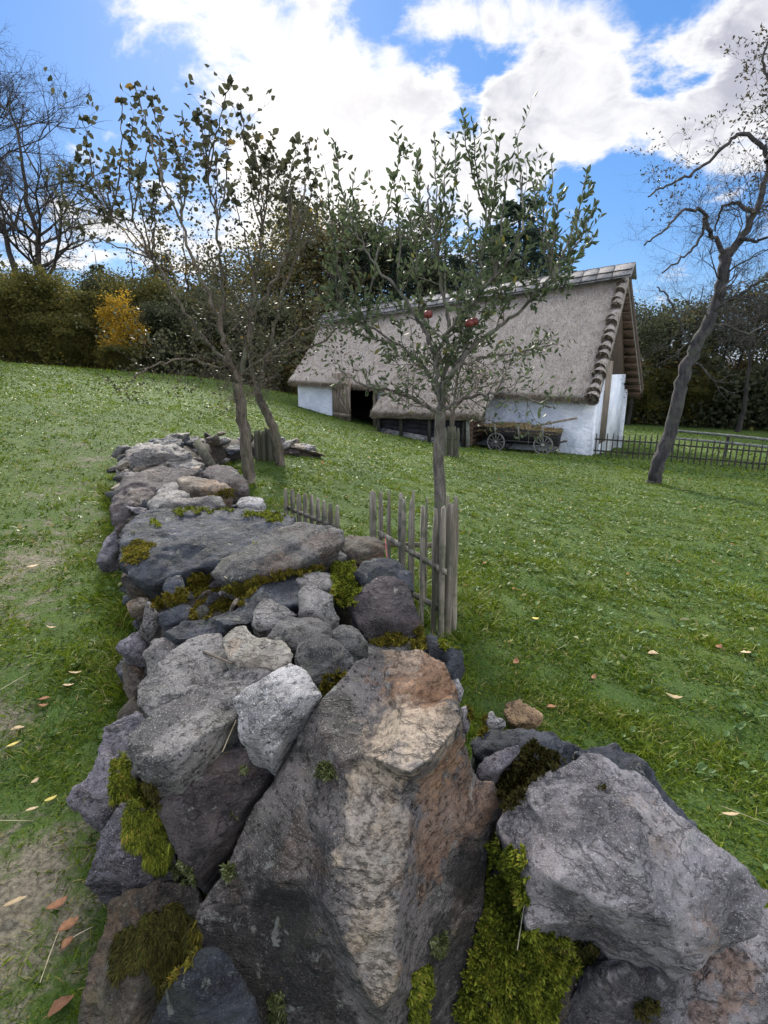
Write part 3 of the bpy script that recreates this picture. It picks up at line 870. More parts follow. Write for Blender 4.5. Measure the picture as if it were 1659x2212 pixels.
rock('stone', 'dark stone carrying the bright green and gold moss', [(706, 1250), (715, 1212), (765, 1210), (785, 1262), (775, 1310), (730, 1312)], .66, MAT['brown'], k=.6, seed=75)
rock('stone', 'shadowed stone behind the peak, under the small grass tuft', [(690, 1440), (760, 1400), (830, 1375), (920, 1385), (930, 1440), (800, 1480), (710, 1500)], .60, MAT['graydark'], k=.6, seed=76)

# dark earth filler added under the stones to block light and view
path = [(.12, 1.05), (-.28, 1.6), (-.75, 2.4), (-1.15, 3.3), (-1.75, 4.5), (-2.35, 5.6), (-2.85, 6.6), (-2.85, 7.6), (-2.4, 8.5), (-1.6, 9.1), (-1.15, 9.3)]
wid = [.28, .36, .42, .45, .45, .45, .45, .4, .35, .3, .2]
hei = [.42, .55, .6, .6, .56, .5, .48, .4, .3, .22, .12]


def path_at(s_):
    s_ = max(0, min(len(path) - 1.001, s_)); i = int(s_); f = s_ - i
    L = lambda a_, b_: a_ + (b_ - a_) * f
    p0, p1 = path[i], path[i + 1]
    return L(p0[0], p1[0]), L(p0[1], p1[1]), L(wid[i], wid[i + 1]), L(hei[i], hei[i + 1]), Vector((p1[0] - p0[0], p1[1] - p0[1], 0)).normalized()


CV, CQ = [], []
ns, na = 90, 9
for i in range(ns):
    x, y, w_, h_, d_ = path_at(i * (len(path) - 1.001) / (ns - 1))
    side = Vector((d_.y, -d_.x, 0))
    for j in range(na):
        t = j / (na - 1) * math.pi
        q = Vector((x, y, 0)) + side * (math.cos(t) * w_ * 1.0)
        z_ = ground(q.x, q.y) - .05 + h_ * math.sin(t) ** .6 + .05 * noise.noise(Vector((q.x * 9, q.y * 9, t)))
        CV.append((q.x, q.y, z_))
for i in range(ns - 1):
    for j in range(na - 1):
        a_ = i * na + j
        CQ.append((a_, a_ + na, a_ + na + 1, a_ + 1))
m_soil = simple_mat('dark_earth', (.018, .015, .012), (.055, .044, .034), 30, 5, bump=.8, bdist=.02, use_obj=False)
core_o = link('wall_filler', mesh_np('wall_filler', CV, CQ, smooth=True), m_soil)
tag(core_o, 'dark earth filler added inside the stone wall to block light between stones', None, None, 'structure')

# filler stones: six shapes, copied along the wall
protos = []
for i in range(7):
    rr = random.Random(100 + i)
    pts = []
    sx, sy, sz = rr.uniform(.8, 1.3), rr.uniform(.6, 1.0), rr.uniform(.35, .65)
    for _ in range(14):
        v = Vector((rr.gauss(0, 1), rr.gauss(0, 1), rr.gauss(0, 1))).normalized()
        pts.append(Vector((v.x * sx, v.y * sy, v.z * sz)) * .12)
    o = finish_rock('stone', [pts], MAT[['graydark', 'brown', 'purple', 'grey', 'dark', 'maroon', 'tan'][i]], .24, .010, .06, 200 + i, None, 1.0)
    ROCKS.pop()
    protos.append(o)
n_f = 0
used = [False] * 7


def place_stone(x, y, z, sc, label, group, flat=.35):
    global n_f
    k = n_f % 7
    n_f += 1
    if not used[k]:
        o = protos[k]; used[k] = True
    else:
        o = protos[k].copy(); COL.objects.link(o)
    o.location = (x, y, z)
    o.scale = (sc * random.uniform(.8, 1.25), sc * random.uniform(.8, 1.25), sc * random.uniform(.7, 1.1))
    o.rotation_euler = (random.uniform(-flat, flat), random.uniform(-flat, flat), random.uniform(0, 6.28))
    tag(o, label, 'stone', group)
    M = o.matrix_basis
    return o


for s_i, (s0, s1, cnt, sc) in enumerate([(1.3, 5.9, 60, 1.0)]):
    for i in range(cnt):
        s_ = s0 + (s1 - s0) * (i + random.random()) / cnt
        x, y, w_, h_, d_ = path_at(s_)
        side = Vector((d_.y, -d_.x, 0)) * (-1 if i % 4 else 1)
        lay = random.random()
        q = Vector((x, y, 0)) + side * w_ * (1.04 - .3 * lay) + d_ * random.uniform(-.05, .05)
        place_stone(q.x, q.y, ground(q.x, q.y) + .03 + h_ * .85 * lay, random.uniform(.6, 1.0), 'small dark stone packed low into the side of the dry stone wall', 'small stones packed into the wall sides')
for i in range(46):      # low tumbled far end behind the left trees
    s_ = 5.6 + 4.3 * (i + random.random()) / 46
    x, y, w_, h_, d_ = path_at(s_)
    side = Vector((d_.y, -d_.x, 0))
    q = Vector((x, y, 0)) + side * w_ * random.uniform(-1, 1)
    lay = random.random()
    place_stone(q.x, q.y, ground(q.x, q.y) + h_ * (.35 + .75 * lay), random.uniform(.9, 1.7), 'small mossy stone in the low tumbled wall behind the left fruit trees', 'stones of the low tumbled far wall')

# ------------------------------------------------------------------ moss (grown on whatever stone surface lies there)
bpy.context.view_layer.update()
allV, allF, n0 = [], [], 0
for o, co, faces in ROCKS:
    allV.extend(map(Vector, co.tolist()))
    allF.extend([tuple(i + n0 for i in f) for f in faces])
    n0 += len(co)
n_r = n0
for q in CV: allV.append(Vector(q))
allF.extend([tuple(i + n_r for i in f) for f in CQ])
ROCKBVH = BVHTree.FromPolygons(allV, allF)


def blades(P, D, L, W, tint, bend):
    """P base, D direction, L length, W width arrays -> 5-vertex curved blades"""
    n = len(P)
    up = rng.normal(size=(n, 3))
    sd = np.cross(D, up); sd /= np.linalg.norm(sd, axis=1)[:, None] + 1e-9
    mid = P + D * (L * .55)[:, None]
    tip = P + D * (L * .95)[:, None] + bend * L[:, None]
    w = (sd * W[:, None]) * .5
    V = np.stack([P - w, P + w, mid + w * .85 + bend * (L * .3)[:, None], mid - w * .85 + bend * (L * .3)[:, None], tip], 1).reshape(-1, 3)
    b = np.arange(n) * 5
    Q = np.stack([b, b + 1, b + 2, b + 3], -1)
    T = np.stack([b + 3, b + 2, b + 4], -1)
    return V, Q, T, np.repeat(tint, 5)


chips = []
rr = random.Random(77)
for v_ in range(1000, 2230, 13):
    for u_ in range(200, 1260, 13):
        d_ = ray(u_ + rr.uniform(-6, 6), v_ + rr.uniform(-6, 6)).normalized()
        loc, nr, idx, dist = ROCKBVH.ray_cast(Vector((0, 0, CZ)), d_)
        if loc is None or idx < len(allF) - len(CQ): continue
        if any((loc - c_).length < .075 for c_ in chips): continue
        chips.append(loc)
for loc in chips[:110]:
    place_stone(loc.x, loc.y, loc.z + .005, rr.uniform(.32, .62), 'small broken chip stone wedged in a gap between the big wall stones', 'chip stones in the gaps of the wall', .9)
print('chips', len(chips))

MOSS = {
    'gold': leaf_mat('moss_gold', (.050, .046, .007), (.26, .22, .026), (.17, .085, .012), .2, .8, .9),
    'green': leaf_mat('moss_green', (.040, .058, .006), (.30, .33, .035), (.34, .25, .05), .25, .8, .92),
    'olive': leaf_mat('moss_olive', (.022, .022, .006), (.095, .080, .016), (.05, .06, .01), .15, .85, .8),
    'star': leaf_mat('moss_star', (.035, .045, .016), (.20, .23, .085), (.25, .27, .16), .25, .8, .8),
}


def moss(label, poly, kind, dens=.8, L=.012, cushion=.012, droop=.2, W=.3, seed=1, ragged=1.0):
    rr = random.Random(seed)
    us = [q[0] for q in poly]; vs = [q[1] for q in poly]
    area = (max(us) - min(us)) * (max(vs) - min(vs))
    P, N = [], []
    ori = Vector((0, 0, CZ))
    for _ in range(int(area * dens * 1.7)):
        u, v = rr.uniform(min(us), max(us)), rr.uniform(min(vs), max(vs))
        du = noise.noise(Vector((u * .06, v * .06, seed))) * 14 * ragged
        dv = noise.noise(Vector((u * .06, v * .06, seed + 9.5))) * 14 * ragged
        if not inpoly(u + du, v + dv, poly): continue
        if not inpoly(u + du + rr.gauss(0, 9), v + dv + rr.gauss(0, 9), poly): continue
        d = ray(u, v).normalized()
        loc, nr, idx, dist = ROCKBVH.ray_cast(ori, d)
        if loc is None: continue
        if nr.dot(d) > 0: nr = -nr
        if noise.noise(loc * 55 + Vector((0, seed, 3))) + .5 * noise.noise(loc * 140) < -.16: continue
        cu = cushion * .7 * max(0, .6 + .9 * noise.noise(loc * 30 + Vector((seed, 0, 0))))
        P.append(loc + nr * cu * rr.random()); N.append(nr)
    if len(P) < 5: return None
    P = np.array([tuple(q) for q in P]); N = np.array([tuple(q) for q in N])
    n = len(P)
    D = N * .7 + rng.normal(size=(n, 3)) * .45 + np.array([0, 0, .35 - droop])
    D /= np.linalg.norm(D, axis=1)[:, None]
    dist = np.linalg.norm(P - np.array([0, 0, CZ]), axis=1)
    Ls = L * .62 * (.6 + .8 * rng.random(n)) * np.clip(dist / 1.1, .9, 3)
    t0 = np.array([noise.noise(Vector(map(float, q)) * 45) for q in P])
    tint = np.clip(.40 + .62 * t0 + rng.normal(size=n) * .26, 0, 1)
    bend = np.zeros((n, 3)); bend[:, 2] = -droop
    cen = P.mean(0)
    V, Q, T, tt = blades(P - cen, D, Ls, Ls * W, tint, bend)
    o = link('moss_clump', mesh_np('moss_clump', V, Q, T, {'tint': tt}), MOSS[kind], None, Vector(map(float, cen)))
    tag(o, label, 'moss', 'moss on the wall')
    return o


def circ(u, v, r1, r2=None, n=9):
    r2 = (r2 or r1) * .78; r1 = r1 * .78
    return [(u + r1 * math.cos(i * 6.283 / n), v + r2 * math.sin(i * 6.283 / n)) for i in range(n)]


moss('golden green moss sweeping below the tilted flat stone', [(397, 1338), (430, 1300), (480, 1262), (540, 1248), (610, 1234), (690, 1216), (712, 1222), (640, 1244), (572, 1256), (540, 1290), (505, 1316), (450, 1336)], 'gold', 1.0, .012, .014, seed=2)
moss('rusty gold moss on the left side under the broad slab', [(322, 1296), (400, 1268), (428, 1285), (410, 1302), (350, 1315), (328, 1312)], 'gold', 1.0, .012, .012, seed=3)
moss('small gold moss beside the round blue grey cobble', [(398, 1275), (408, 1240), (452, 1236), (455, 1262), (440, 1292), (410, 1292)], 'gold', 1.0, .012, .01, seed=4)
moss('brightest green and gold moss cushion, left of the dark block', [(712, 1250), (716, 1214), (762, 1212), (772, 1255), (782, 1270), (764, 1308), (726, 1308), (716, 1275)], 'green', 1.2, .013, .02, seed=5)
moss('thin moss strip along the top edge of the broad slab', [(372, 1104), (420, 1096), (505, 1098), (505, 1108), (430, 1108), (380, 1114)], 'green', 1.1, .009, .008, seed=6)
moss('moss strip on the right shoulder of the broad slab', [(520, 1108), (590, 1104), (640, 1116), (600, 1128), (540, 1120)], 'green', 1.0, .009, .007, seed=7)
moss('round moss spots on the left face of the broad slab', circ(335, 1130, 16, 12), 'green', 1.0, .009, .01, seed=8)
moss('tiny moss dot at the left end of the broad slab', circ(290, 1150, 8, 7), 'green', 1.2, .009, .01, seed=9)
moss('moss tuft hanging under the left end of the broad slab', [(262, 1185), (300, 1165), (338, 1180), (320, 1205), (300, 1218), (272, 1215)], 'gold', 1.0, .012, .012, .4, seed=10)
moss('olive moss below the dark block, behind the peak', [(796, 1382), (838, 1364), (878, 1374), (880, 1396), (810, 1398)], 'gold', 1.1, .013, .014, seed=11)
moss('olive moss at the right foot of the dark block', [(888, 1374), (905, 1350), (925, 1360), (922, 1400), (900, 1412)], 'gold', 1.1, .013, .012, seed=12)
moss('yellow green moss on top of the stone at the tree guard foot', [(935, 1376), (965, 1370), (1000, 1390), (990, 1404), (950, 1394)], 'green', 1.2, .011, .012, seed=13)
moss('bright yellow moss strip on the left edge of the wall', [(244, 1640), (268, 1625), (288, 1690), (265, 1735), (240, 1730)], 'green', 1.3, .014, .012, .5, .22, seed=14)
moss('long hanging yellow green moss below the cracked grey slab', [(270, 1720), (300, 1690), (330, 1720), (350, 1790), (372, 1835), (350, 1890), (330, 1870), (310, 1840), (278, 1820)], 'green', 1.3, .018, .014, .75, .18, seed=15)
moss('dark brown moss under the overhang of the grey slab', [(285, 1680), (330, 1690), (350, 1720), (340, 1760), (310, 1750)], 'olive', 1.0, .014, .012, .5, .2, seed=16)
moss('biggest green moss cushion, filling the gap between the two biggest boulders', [(1050, 1830), (1072, 1812), (1136, 1850), (1142, 1945), (1120, 2000), (1240, 2036), (1240, 2085), (1205, 2150), (1190, 2230), (985, 2230), (1010, 2120), (1040, 2010), (1055, 1920)], 'green', .75, .014, .024, .15, .38, seed=17)
moss('pale moss tuft growing on the left face of the peaked boulder', circ(712, 1668, 27, 24), 'star', 1.5, .016, .024, .1, .3, seed=18)
moss('pale yellow moss tuft low on the left side of the peaked boulder', circ(497, 1882, 19, 18), 'star', 1.5, .014, .02, .1, .34, seed=19)
moss('small grey green moss tuft near the top of the dark three cornered stone', circ(528, 1668, 13, 12), 'star', 1.5, .011, .015, .1, .3, seed=20)
moss('small dark moss tuft beside the left edge of the peaked boulder', circ(502, 1760, 13, 12), 'star', 1.2, .011, .012, .1, .3, seed=21)
moss('upright bright green moss strip at the foot of the peaked boulder', [(893, 2120), (905, 2085), (925, 2080), (928, 2130), (912, 2190), (895, 2212), (878, 2212)], 'green', 1.6, .013, .016, .3, .3, seed=22)
moss('small green moss tuft above the upright moss strip', [(925, 2035), (955, 2005), (962, 2050), (945, 2065), (928, 2062)], 'star', 1.1, .011, .014, .2, .3, seed=23)
moss('pale moss tuft at the bottom edge of the peaked boulder', [(585, 2150), (612, 2140), (620, 2170), (610, 2225), (585, 2225)], 'star', 1.3, .012, .014, .2, .3, seed=24)
moss('dark olive moss in the hollow right of the peaked boulder', [(1072, 1690), (1130, 1625), (1150, 1600), (1180, 1630), (1218, 1645), (1165, 1680), (1105, 1745), (1085, 1750)], 'olive', 1.2, .014, .018, .1, .3, seed=25)
moss('olive moss behind the upright blue grey stone', [(1000, 1500), (1025, 1495), (1055, 1545), (1050, 1590), (1020, 1590)], 'gold', 1.0, .012, .014, seed=26)
moss('brown hanging moss over the bottom left stone', [(262, 2010), (330, 1970), (385, 1950), (425, 1990), (432, 2030), (380, 2100), (352, 2150), (320, 2090), (260, 2110), (240, 2100)], 'olive', .9, .018, .012, .7, .16, seed=27)
moss('green moss band beside the steep blue grey stone', [(400, 2010), (428, 1985), (435, 2035), (405, 2080), (360, 2130), (350, 2110)], 'gold', 1.0, .016, .012, .6, .2, seed=28)
moss('dark green moss patch under the lilac boulder overhang', [(1190, 2030), (1260, 2030), (1300, 2050), (1270, 2090), (1210, 2100)], 'olive', 1.0, .014, .01, .5, .25, seed=29)
moss('olive moss spot low on the bottom right boulder', circ(1395, 2175, 28, 34), 'olive', 1.0, .012, .008, .4, .3, seed=30)
moss('grey lichen tuft below the dark three cornered stone', [(375, 1850), (398, 1868), (425, 1890), (415, 1912), (380, 1905), (368, 1880)], 'star', 1.3, .010, .012, .1, .35, seed=31)
moss('green grassy tuft between granite wedge and the peak', [(690, 1480), (712, 1455), (750, 1445), (735, 1475), (705, 1495)], 'gold', 1.2, .016, .012, .1, .2, seed=32)
moss('tiny moss spot on top of the tilted flat stone', circ(548, 1172, 9, 5), 'green', 1.3, .008, .008, seed=33)
moss('moss cover along the far maroon stones', [(440, 1062), (500, 1056), (520, 1062), (500, 1074), (470, 1070)], 'gold', 1.2, .011, .01, seed=34)
moss('tiny moss tuft in the notch on top of the lilac boulder', circ(1300, 1702, 12, 8), 'olive', 1.5, .010, .010, seed=35)

# ------------------------------------------------------------------ grass
def in_wall(x, y):
    m = np.zeros(len(x), bool)
    for i in range(len(path) - 1):
        ax, ay = path[i]; bx, by = path[i + 1]
        dx, dy = bx - ax, by - ay
        L2 = dx * dx + dy * dy
        t = np.clip(((x - ax) * dx + (y - ay) * dy) / L2, 0, 1)
        d = np.hypot(x - ax - t * dx, y - ay - t * dy)
        w = wid[i] * (1 - t) + wid[i + 1] * t
        m |= d < w * .95
    return m


P0 = Vector((pt(1275, 983, 18).x, 18, 0))
TH = R(32)
BN = Vector((math.sin(TH), math.cos(TH), 0))       # into the barn
BD = Vector((-math.cos(TH), math.sin(TH), 0))      # along the front, to the left
BL = 13.4

GL, GT, GP_ = [], [], []


def in_barn(x, y):
    t = (x - P0.x) * BD.x + (y - P0.y) * BD.y
    w = (x - P0.x) * BN.x + (y - P0.y) * BN.y
    return (t > -.05) & (t < BL + .1) & (w > -.05) & (w < 6.6)


def field(x, y, f, seed):
    """smooth random field made of crossing waves, about -1..1"""
    r_ = np.random.default_rng(900 + seed)
    out = np.zeros(np.shape(x))
    for _ in range(14):
        a_ = r_.random() * 6.283; k_ = f * 6.283 * r_.uniform(.5, 1.6)
        out += np.sin((x * math.cos(a_) + y * math.sin(a_)) * k_ + r_.random() * 6.283)
    return out / 3.2


rings = [(.45, 1.6, 19000, .036, .0032), (1.6, 3.0, 12500, .041, .0042), (3.0, 5.5, 4600, .047, .0060), (5.5, 9, 1100, .05, .0085), (9, 15, 520, .062, .014), (15, 26, 130, .085, .026), (26, 42, 28, .11, .05)]
gV, gQ, gT, gt, nb = [], [], [], [], 0
for r0, r1, dn, L0, W0 in rings:
    half = R(50) if r0 > 2 else R(64)
    area = half * (r1 * r1 - r0 * r0)
    n = int(area * dn)
    r_ = np.sqrt(rng.uniform(r0 * r0, r1 * r1, n))
    th = rng.uniform(-half, half, n)
    x, y = r_ * np.sin(th), r_ * np.cos(th)
    br = bare_np(x, y)
    big_ = field(x, y, .55, 1); med_ = field(x, y, 2.2, 2)
    pn = np.sin(x * 3.1 + 1.7 * np.sin(y * 2.3)) * np.cos(y * 2.7 + np.sin(x * 1.9)) + .6 * np.sin(x * 9 + y * 4) * np.sin(y * 8 - x * 3)
    keep = (rng.random(n) > br * 1.0) & ~in_wall(x, y) & ~in_barn(x, y) & (rng.random(n) < .74 + .2 * pn + .18 * med_)
    x, y, br, pn, big_, med_ = x[keep], y[keep], br[keep], pn[keep], big_[keep], med_[keep]
    n = len(x)
    z = ground_np(x, y)
    az_ = rng.uniform(0, 6.283, n)
    lean = rng.uniform(.35, 1.25, n)
    D = np.stack([np.cos(az_) * np.sin(lean), np.sin(az_) * np.sin(lean), np.cos(lean)], -1)
    # ungrazed longer grass along the foot of the wall
    near = np.zeros(n)
    for i in range(7):
        ax, ay = path[i]; bx, by = path[i + 1]
        dx, dy = bx - ax, by - ay
        t = np.clip(((x - ax) * dx + (y - ay) * dy) / (dx * dx + dy * dy), 0, 1)
        dd = np.hypot(x - ax - t * dx, y - ay - t * dy)
        near = np.maximum(near, np.clip(1.3 - dd / .75, 0, 1))
    L = L0 * (.5 + .9 * rng.random(n)) * np.clip(1 + .22 * pn + .30 * med_ + .12 * big_, .4, 2) * (1 + .8 * near) * (1 if r0 < 9 else .8)
    W = W0 * (.6 + .8 * rng.random(n))
    broad = rng.random(n) < .06
    W[broad] *= 2.8; L[broad] *= .75
    tint = np.clip(.44 + .06 * pn + .14 * big_ + .08 * med_ + rng.normal(size=n) * .24 + .08 * near, 0, .86)
    dead = rng.random(n) < np.clip((.05 if r0 < 9 else .018) + .25 * br + .05 * field(x, y, .9, 5), .008, 1)
    tint[dead] = rng.uniform(.9, 1, dead.sum())
    bend = np.zeros((n, 3)); bend[:, 2] = -.45 * rng.random(n)
    bend[:, 0] = np.cos(az_) * .25; bend[:, 1] = np.sin(az_) * .25
    V, Q, T, tt = blades(np.stack([x, y, z - .003], -1), D, L, W, tint, bend)
    gV.append(V); gQ.append(Q + nb); gT.append(T + nb); gt.append(tt); nb += len(V)
# taller tufts the mower missed, thickest along the wall foot and the stakes
tc = []
for i in range(420):
    if i < 230:
        s_ = random.uniform(0, 6.5)
        px, py, w_, h_, d_ = path_at(s_)
        side = Vector((d_.y, -d_.x, 0)) * random.choice((-1, 1))
        q = Vector((px, py, 0)) + side * (w_ * random.uniform(.95, 1.35) + .02)
        tc.append((q.x, q.y, random.uniform(.05, .11)))
    elif i < 270:
        tc.append((.25 + random.uniform(-.45, .45), 3.4 + random.uniform(-.5, .4), random.uniform(.07, .15)))
    else:
        r_ = math.sqrt(random.uniform(1.3, 70)); a_ = random.uniform(-.85, .85)
        tc.append((r_ * math.sin(a_), r_ * math.cos(a_), random.uniform(.04, .09)))
tc = np.array(tc)
tc = tc[bare_np(tc[:, 0], tc[:, 1]) < .45]
m_ = 34
cx_ = np.repeat(tc[:, 0], m_); cy_ = np.repeat(tc[:, 1], m_); cl_ = np.repeat(tc[:, 2], m_)
n = len(cx_)
az_ = rng.uniform(0, 6.283, n); rad_ = rng.random(n) * .05
lean = rng.uniform(.1, .95, n)
x = cx_ + rad_ * np.cos(az_); y = cy_ + rad_ * np.sin(az_)
D = np.stack([np.cos(az_) * np.sin(lean), np.sin(az_) * np.sin(lean), np.cos(lean)], -1)
bend = np.stack([np.cos(az_) * .35, np.sin(az_) * .35, -.5 * rng.random(n)], -1)
tint = np.clip(np.repeat(rng.normal(.5, .14, len(tc)), m_) + rng.normal(size=n) * .16, 0, .86)
dead = rng.random(n) < .10; tint[dead] = .95
V, Q, T, tt = blades(np.stack([x, y, ground_np(x, y) - .004], -1), D, cl_ * rng.uniform(.5, 1.25, n), np.clip(.0022 + .0007 * np.hypot(x, y), 0, .008) * rng.uniform(.7, 1.5, n), tint, bend)
gV.append(V); gQ.append(Q + nb); gT.append(T + nb); gt.append(tt); nb += len(V)
m_grass = leaf_mat('grass_blades', (.028, .068, .004), (.178, .232, .016), (.30, .25, .10), .3, .5, .885)
o = link('grass', mesh_np('grass', np.concatenate(gV), np.concatenate(gQ), np.concatenate(gT), {'tint': np.concatenate(gt)}), m_grass)
tag(o, 'short green autumn grass covering the sloping meadow', 'grass', None, 'stuff')

# ------------------------------------------------------------------ leaves for trees
def leaf_cards(P, D, L, W, tint, fold=.25, nrm=None):
    n = len(P)
    D = D / (np.linalg.norm(D, axis=1)[:, None] + 1e-9)
    up = rng.normal(size=(n, 3)) if nrm is None else nrm
    sd = np.cross(D, up); sd /= np.linalg.norm(sd, axis=1)[:, None] + 1e-9
    nm = np.cross(sd, D)
    m = P + D * (L * .42)[:, None]
    tip = P + D * L[:, None] - nm * (L * .12)[:, None]
    a_ = m + sd * (W * .5)[:, None] + nm * (W * fold)[:, None]
    b_ = m - sd * (W * .5)[:, None] + nm * (W * fold)[:, None]
    m2 = P + D * (L * .75)[:, None]
    a2 = m2 + sd * (W * .34)[:, None] + nm * (W * fold * .5)[:, None]
    b2 = m2 - sd * (W * .34)[:, None] + nm * (W * fold * .5)[:, None]
    V = np.stack([P, a_, a2, tip, b2, b_], 1).reshape(-1, 3)
    k = np.arange(n) * 6
    Q = np.concatenate([np.stack([k, k + 1, k + 2, k + 3], -1), np.stack([k, k + 3, k + 4, k + 5], -1)])
    return V, Q, np.repeat(tint, 6)


def catmull(pts, m=6):
    P = [Vector(p) for p in pts]
    P = [P[0] * 2 - P[1]] + P + [P[-1] * 2 - P[-2]]
    out = []
    for i in range(1, len(P) - 2):
        p0, p1, p2, p3 = P[i - 1], P[i], P[i + 1], P[i + 2]
        for j in range(m):
            t = j / m
            out.append(.5 * ((2 * p1) + (p2 - p0) * t + (2 * p0 - 5 * p1 + 4 * p2 - p3) * t * t + (3 * p1 - p0 - 3 * p2 + p3) * t ** 3))
    out.append(P[-2])
    return out


class Tree:
    def __init__(s, seed):
        s.rr = random.Random(seed)
        s.mb = MB()
        s.tw = MB()
        s.L = []          # (pos, dir, len)

    def limb(s, pts, r0, r1, n=8, m=6, wob=.0):
        c = catmull(pts, m)
        k = len(c)
        if wob:
            c = [q + Vector((s.rr.gauss(0, wob), s.rr.gauss(0, wob), s.rr.gauss(0, wob))) if 0 < i < k - 1 else q for i, q in enumerate(c)]
        rad = [r0 + (r1 - r0) * (i / (k - 1)) ** .8 for i in range(k)]
        s.mb.tube(c, rad, n)
        return c, rad

    def twig(s, p, d, length, r, depth=0, up=.15, wob=.22, leaf=None, kids=(3, .5), lw=None, out=None):
        rr = s.rr
        n = max(4, int(5 + 2 * (depth == 0)))
        pts = [Vector(p)]
        d = Vector(d).normalized()
        step = length / n
        for i in range(n):
            d = (d + Vector((rr.gauss(0, wob), rr.gauss(0, wob), rr.gauss(0, wob) + up))).normalized()
            pts.append(pts[-1] + d * step)
        s.mb.tube(pts, [r * (1 - .8 * i / n) for i in range(n + 1)], 5 if r > .006 else 4 if r > .003 else 3, cap=False)
        if leaf:
            cnt, l0, l1, start = leaf
            for j in range(cnt):
                t = start + (1 - start) * (j + rr.random()) / cnt
                f = min(t * n, n - .001); i = int(f)
                q = pts[i].lerp(pts[i + 1], f - i)
                dd = (pts[i + 1] - pts[i]).normalized()
                side = dd.cross(Vector((rr.gauss(0, 1), rr.gauss(0, 1), rr.gauss(0, 1)))).normalized()
                s.L.append((q, dd * .75 + side * .8, rr.uniform(l0, l1)))
        if depth > 0:
            for j in range(kids[0]):
                t = rr.uniform(.2, .95)
                f = t * n; i = min(int(f), n - 1)
                q = pts[i].lerp(pts[i + 1], f - i)
                dd = (pts[i + 1] - pts[i]).normalized()
                side = dd.cross(Vector((rr.gauss(0, 1), rr.gauss(0, 1), rr.gauss(0, 1)))).normalized()
                s.twig(q, dd * .7 + side * rr.uniform(.5, 1.0), length * kids[1] * rr.uniform(.6, 1.15), r * .55, depth - 1, up, wob, leaf, kids)
        return pts

    def sprout(s, c, rad, count, lens, depth=1, up=.1, wob=.22, leaf=None, t0=.2, rf=.4, kids=(3, .5), updir=.3):
        rr = s.rr
        for _ in range(count):
            t = rr.uniform(t0, 1)
            i = min(int(t * (len(c) - 1)), len(c) - 2)
            q = c[i]
            dd = (c[i + 1] - c[i]).normalized()
            side = dd.cross(Vector((rr.gauss(0, 1), rr.gauss(0, 1), rr.gauss(0, 1)))).normalized()
            s.twig(q, dd * .5 + side + Vector((0, 0, updir)), rr.uniform(*lens), max(.002, min(rad[i] * rf, .02)), depth, up, wob, leaf, kids)

    def done(s, name, base, bark, leafm=None, wfac=.55, label=None, cat='tree', group=None, tintf=None, fold=.25, crown='crown', nrm=None):
        root = empty(name, base, label=label, cat=cat, group=group)
        V = np.array(s.mb.V) - np.array(tuple(base)); s.mb.V = V
        link('trunk', s.mb.mesh('trunk', True), bark, root)
        if leafm and s.L:
            P = np.array([tuple(q[0]) for q in s.L]) - np.array(tuple(base))
            D = np.array([tuple(q[1]) for q in s.L]); L = np.array([q[2] for q in s.L])
            ti = np.clip(rng.normal(.45, .22, len(P)), 0, 1) if tintf is None else tintf(P)
            V, Q, tt = leaf_cards(P, D, L, L * wfac, ti, fold, nrm)
            link(crown, mesh_np(crown, V, Q, None, {'tint': tt}), leafm, root)
        return root


m_bark = simple_mat('bark_brown', (.050, .040, .032), (.17, .14, .11), 22, 5, (1, 1, .25), bump=.9, bdist=.012, c3=(.10, .11, .07), use_obj=True)
m_bark_l = simple_mat('bark_grey', (.052, .046, .040), (.19, .17, .148), 26, 5, (1, 1, .3), bump=.9, bdist=.010, c3=(.12, .135, .09))
m_bark_d = simple_mat('bark_dark', (.022, .020, .023), (.085, .078, .080), 14, 6, (1, 1, .35), bump=1., bdist=.03, c3=(.07, .075, .06))
m_far_bark = simple_mat('bark_far', (.02, .018, .017), (.06, .052, .046), 6, 4, (1, 1, .3), bump=.5)
m_leaf_apple = leaf_mat('apple_leaves', (.040, .060, .028), (.135, .17, .085), (.17, .16, .04), .35, .5, .9)
m_leaf_big = leaf_mat('broad_leaves', (.030, .036, .020), (.085, .085, .045), (.20, .13, .03), .3, .55, .93)
m_leaf_old = leaf_mat('old_tree_leaves', (.035, .032, .022), (.09, .075, .045), (.14, .10, .03), .3, .6, .85)

# --- young apple tree inside the stake guard
T = Tree(3)
Ya = 3.45
A = lambda u, v, dy=0: pt(u, v, Ya + dy)
bx_ = A(953, 1150); bx_.z = ground(bx_.x, Ya) - .03
c0, r0 = T.limb([bx_, A(951, 1085), A(947, 1000), A(950, 930), A(952, 880)], .042, .032, 10)
mains = [
    ([(952, 885), (962, 835), (985, 795), (1020, 752), (1070, 712), (1130, 668), (1190, 600), (1225, 530)], .022, -.25),
    ([(952, 885), (945, 820), (938, 760), (905, 690), (860, 630), (810, 575), (770, 500)], .020, .1),
    ([(950, 880), (960, 800), (968, 720), (960, 640), (945, 560), (930, 470), (925, 400)], .020, .35),
    ([(950, 890), (905, 868), (850, 845), (790, 835), (735, 800)], .015, -.3),
    ([(953, 888), (1000, 862), (1060, 850), (1130, 858), (1190, 880)], .014, -.35),
    ([(975, 815), (1010, 740), (1030, 650), (1040, 560), (1050, 460)], .016, .5),
    ([(952, 870), (920, 800), (860, 745), (790, 700), (730, 668)], .014, .5),
    ([(990, 790), (1050, 770), (1120, 760), (1190, 745)], .012, .4),
    ([(940, 760), (985, 690), (1070, 600), (1130, 500)], .014, -.5),
]
apl = (6, .028, .055, .1)
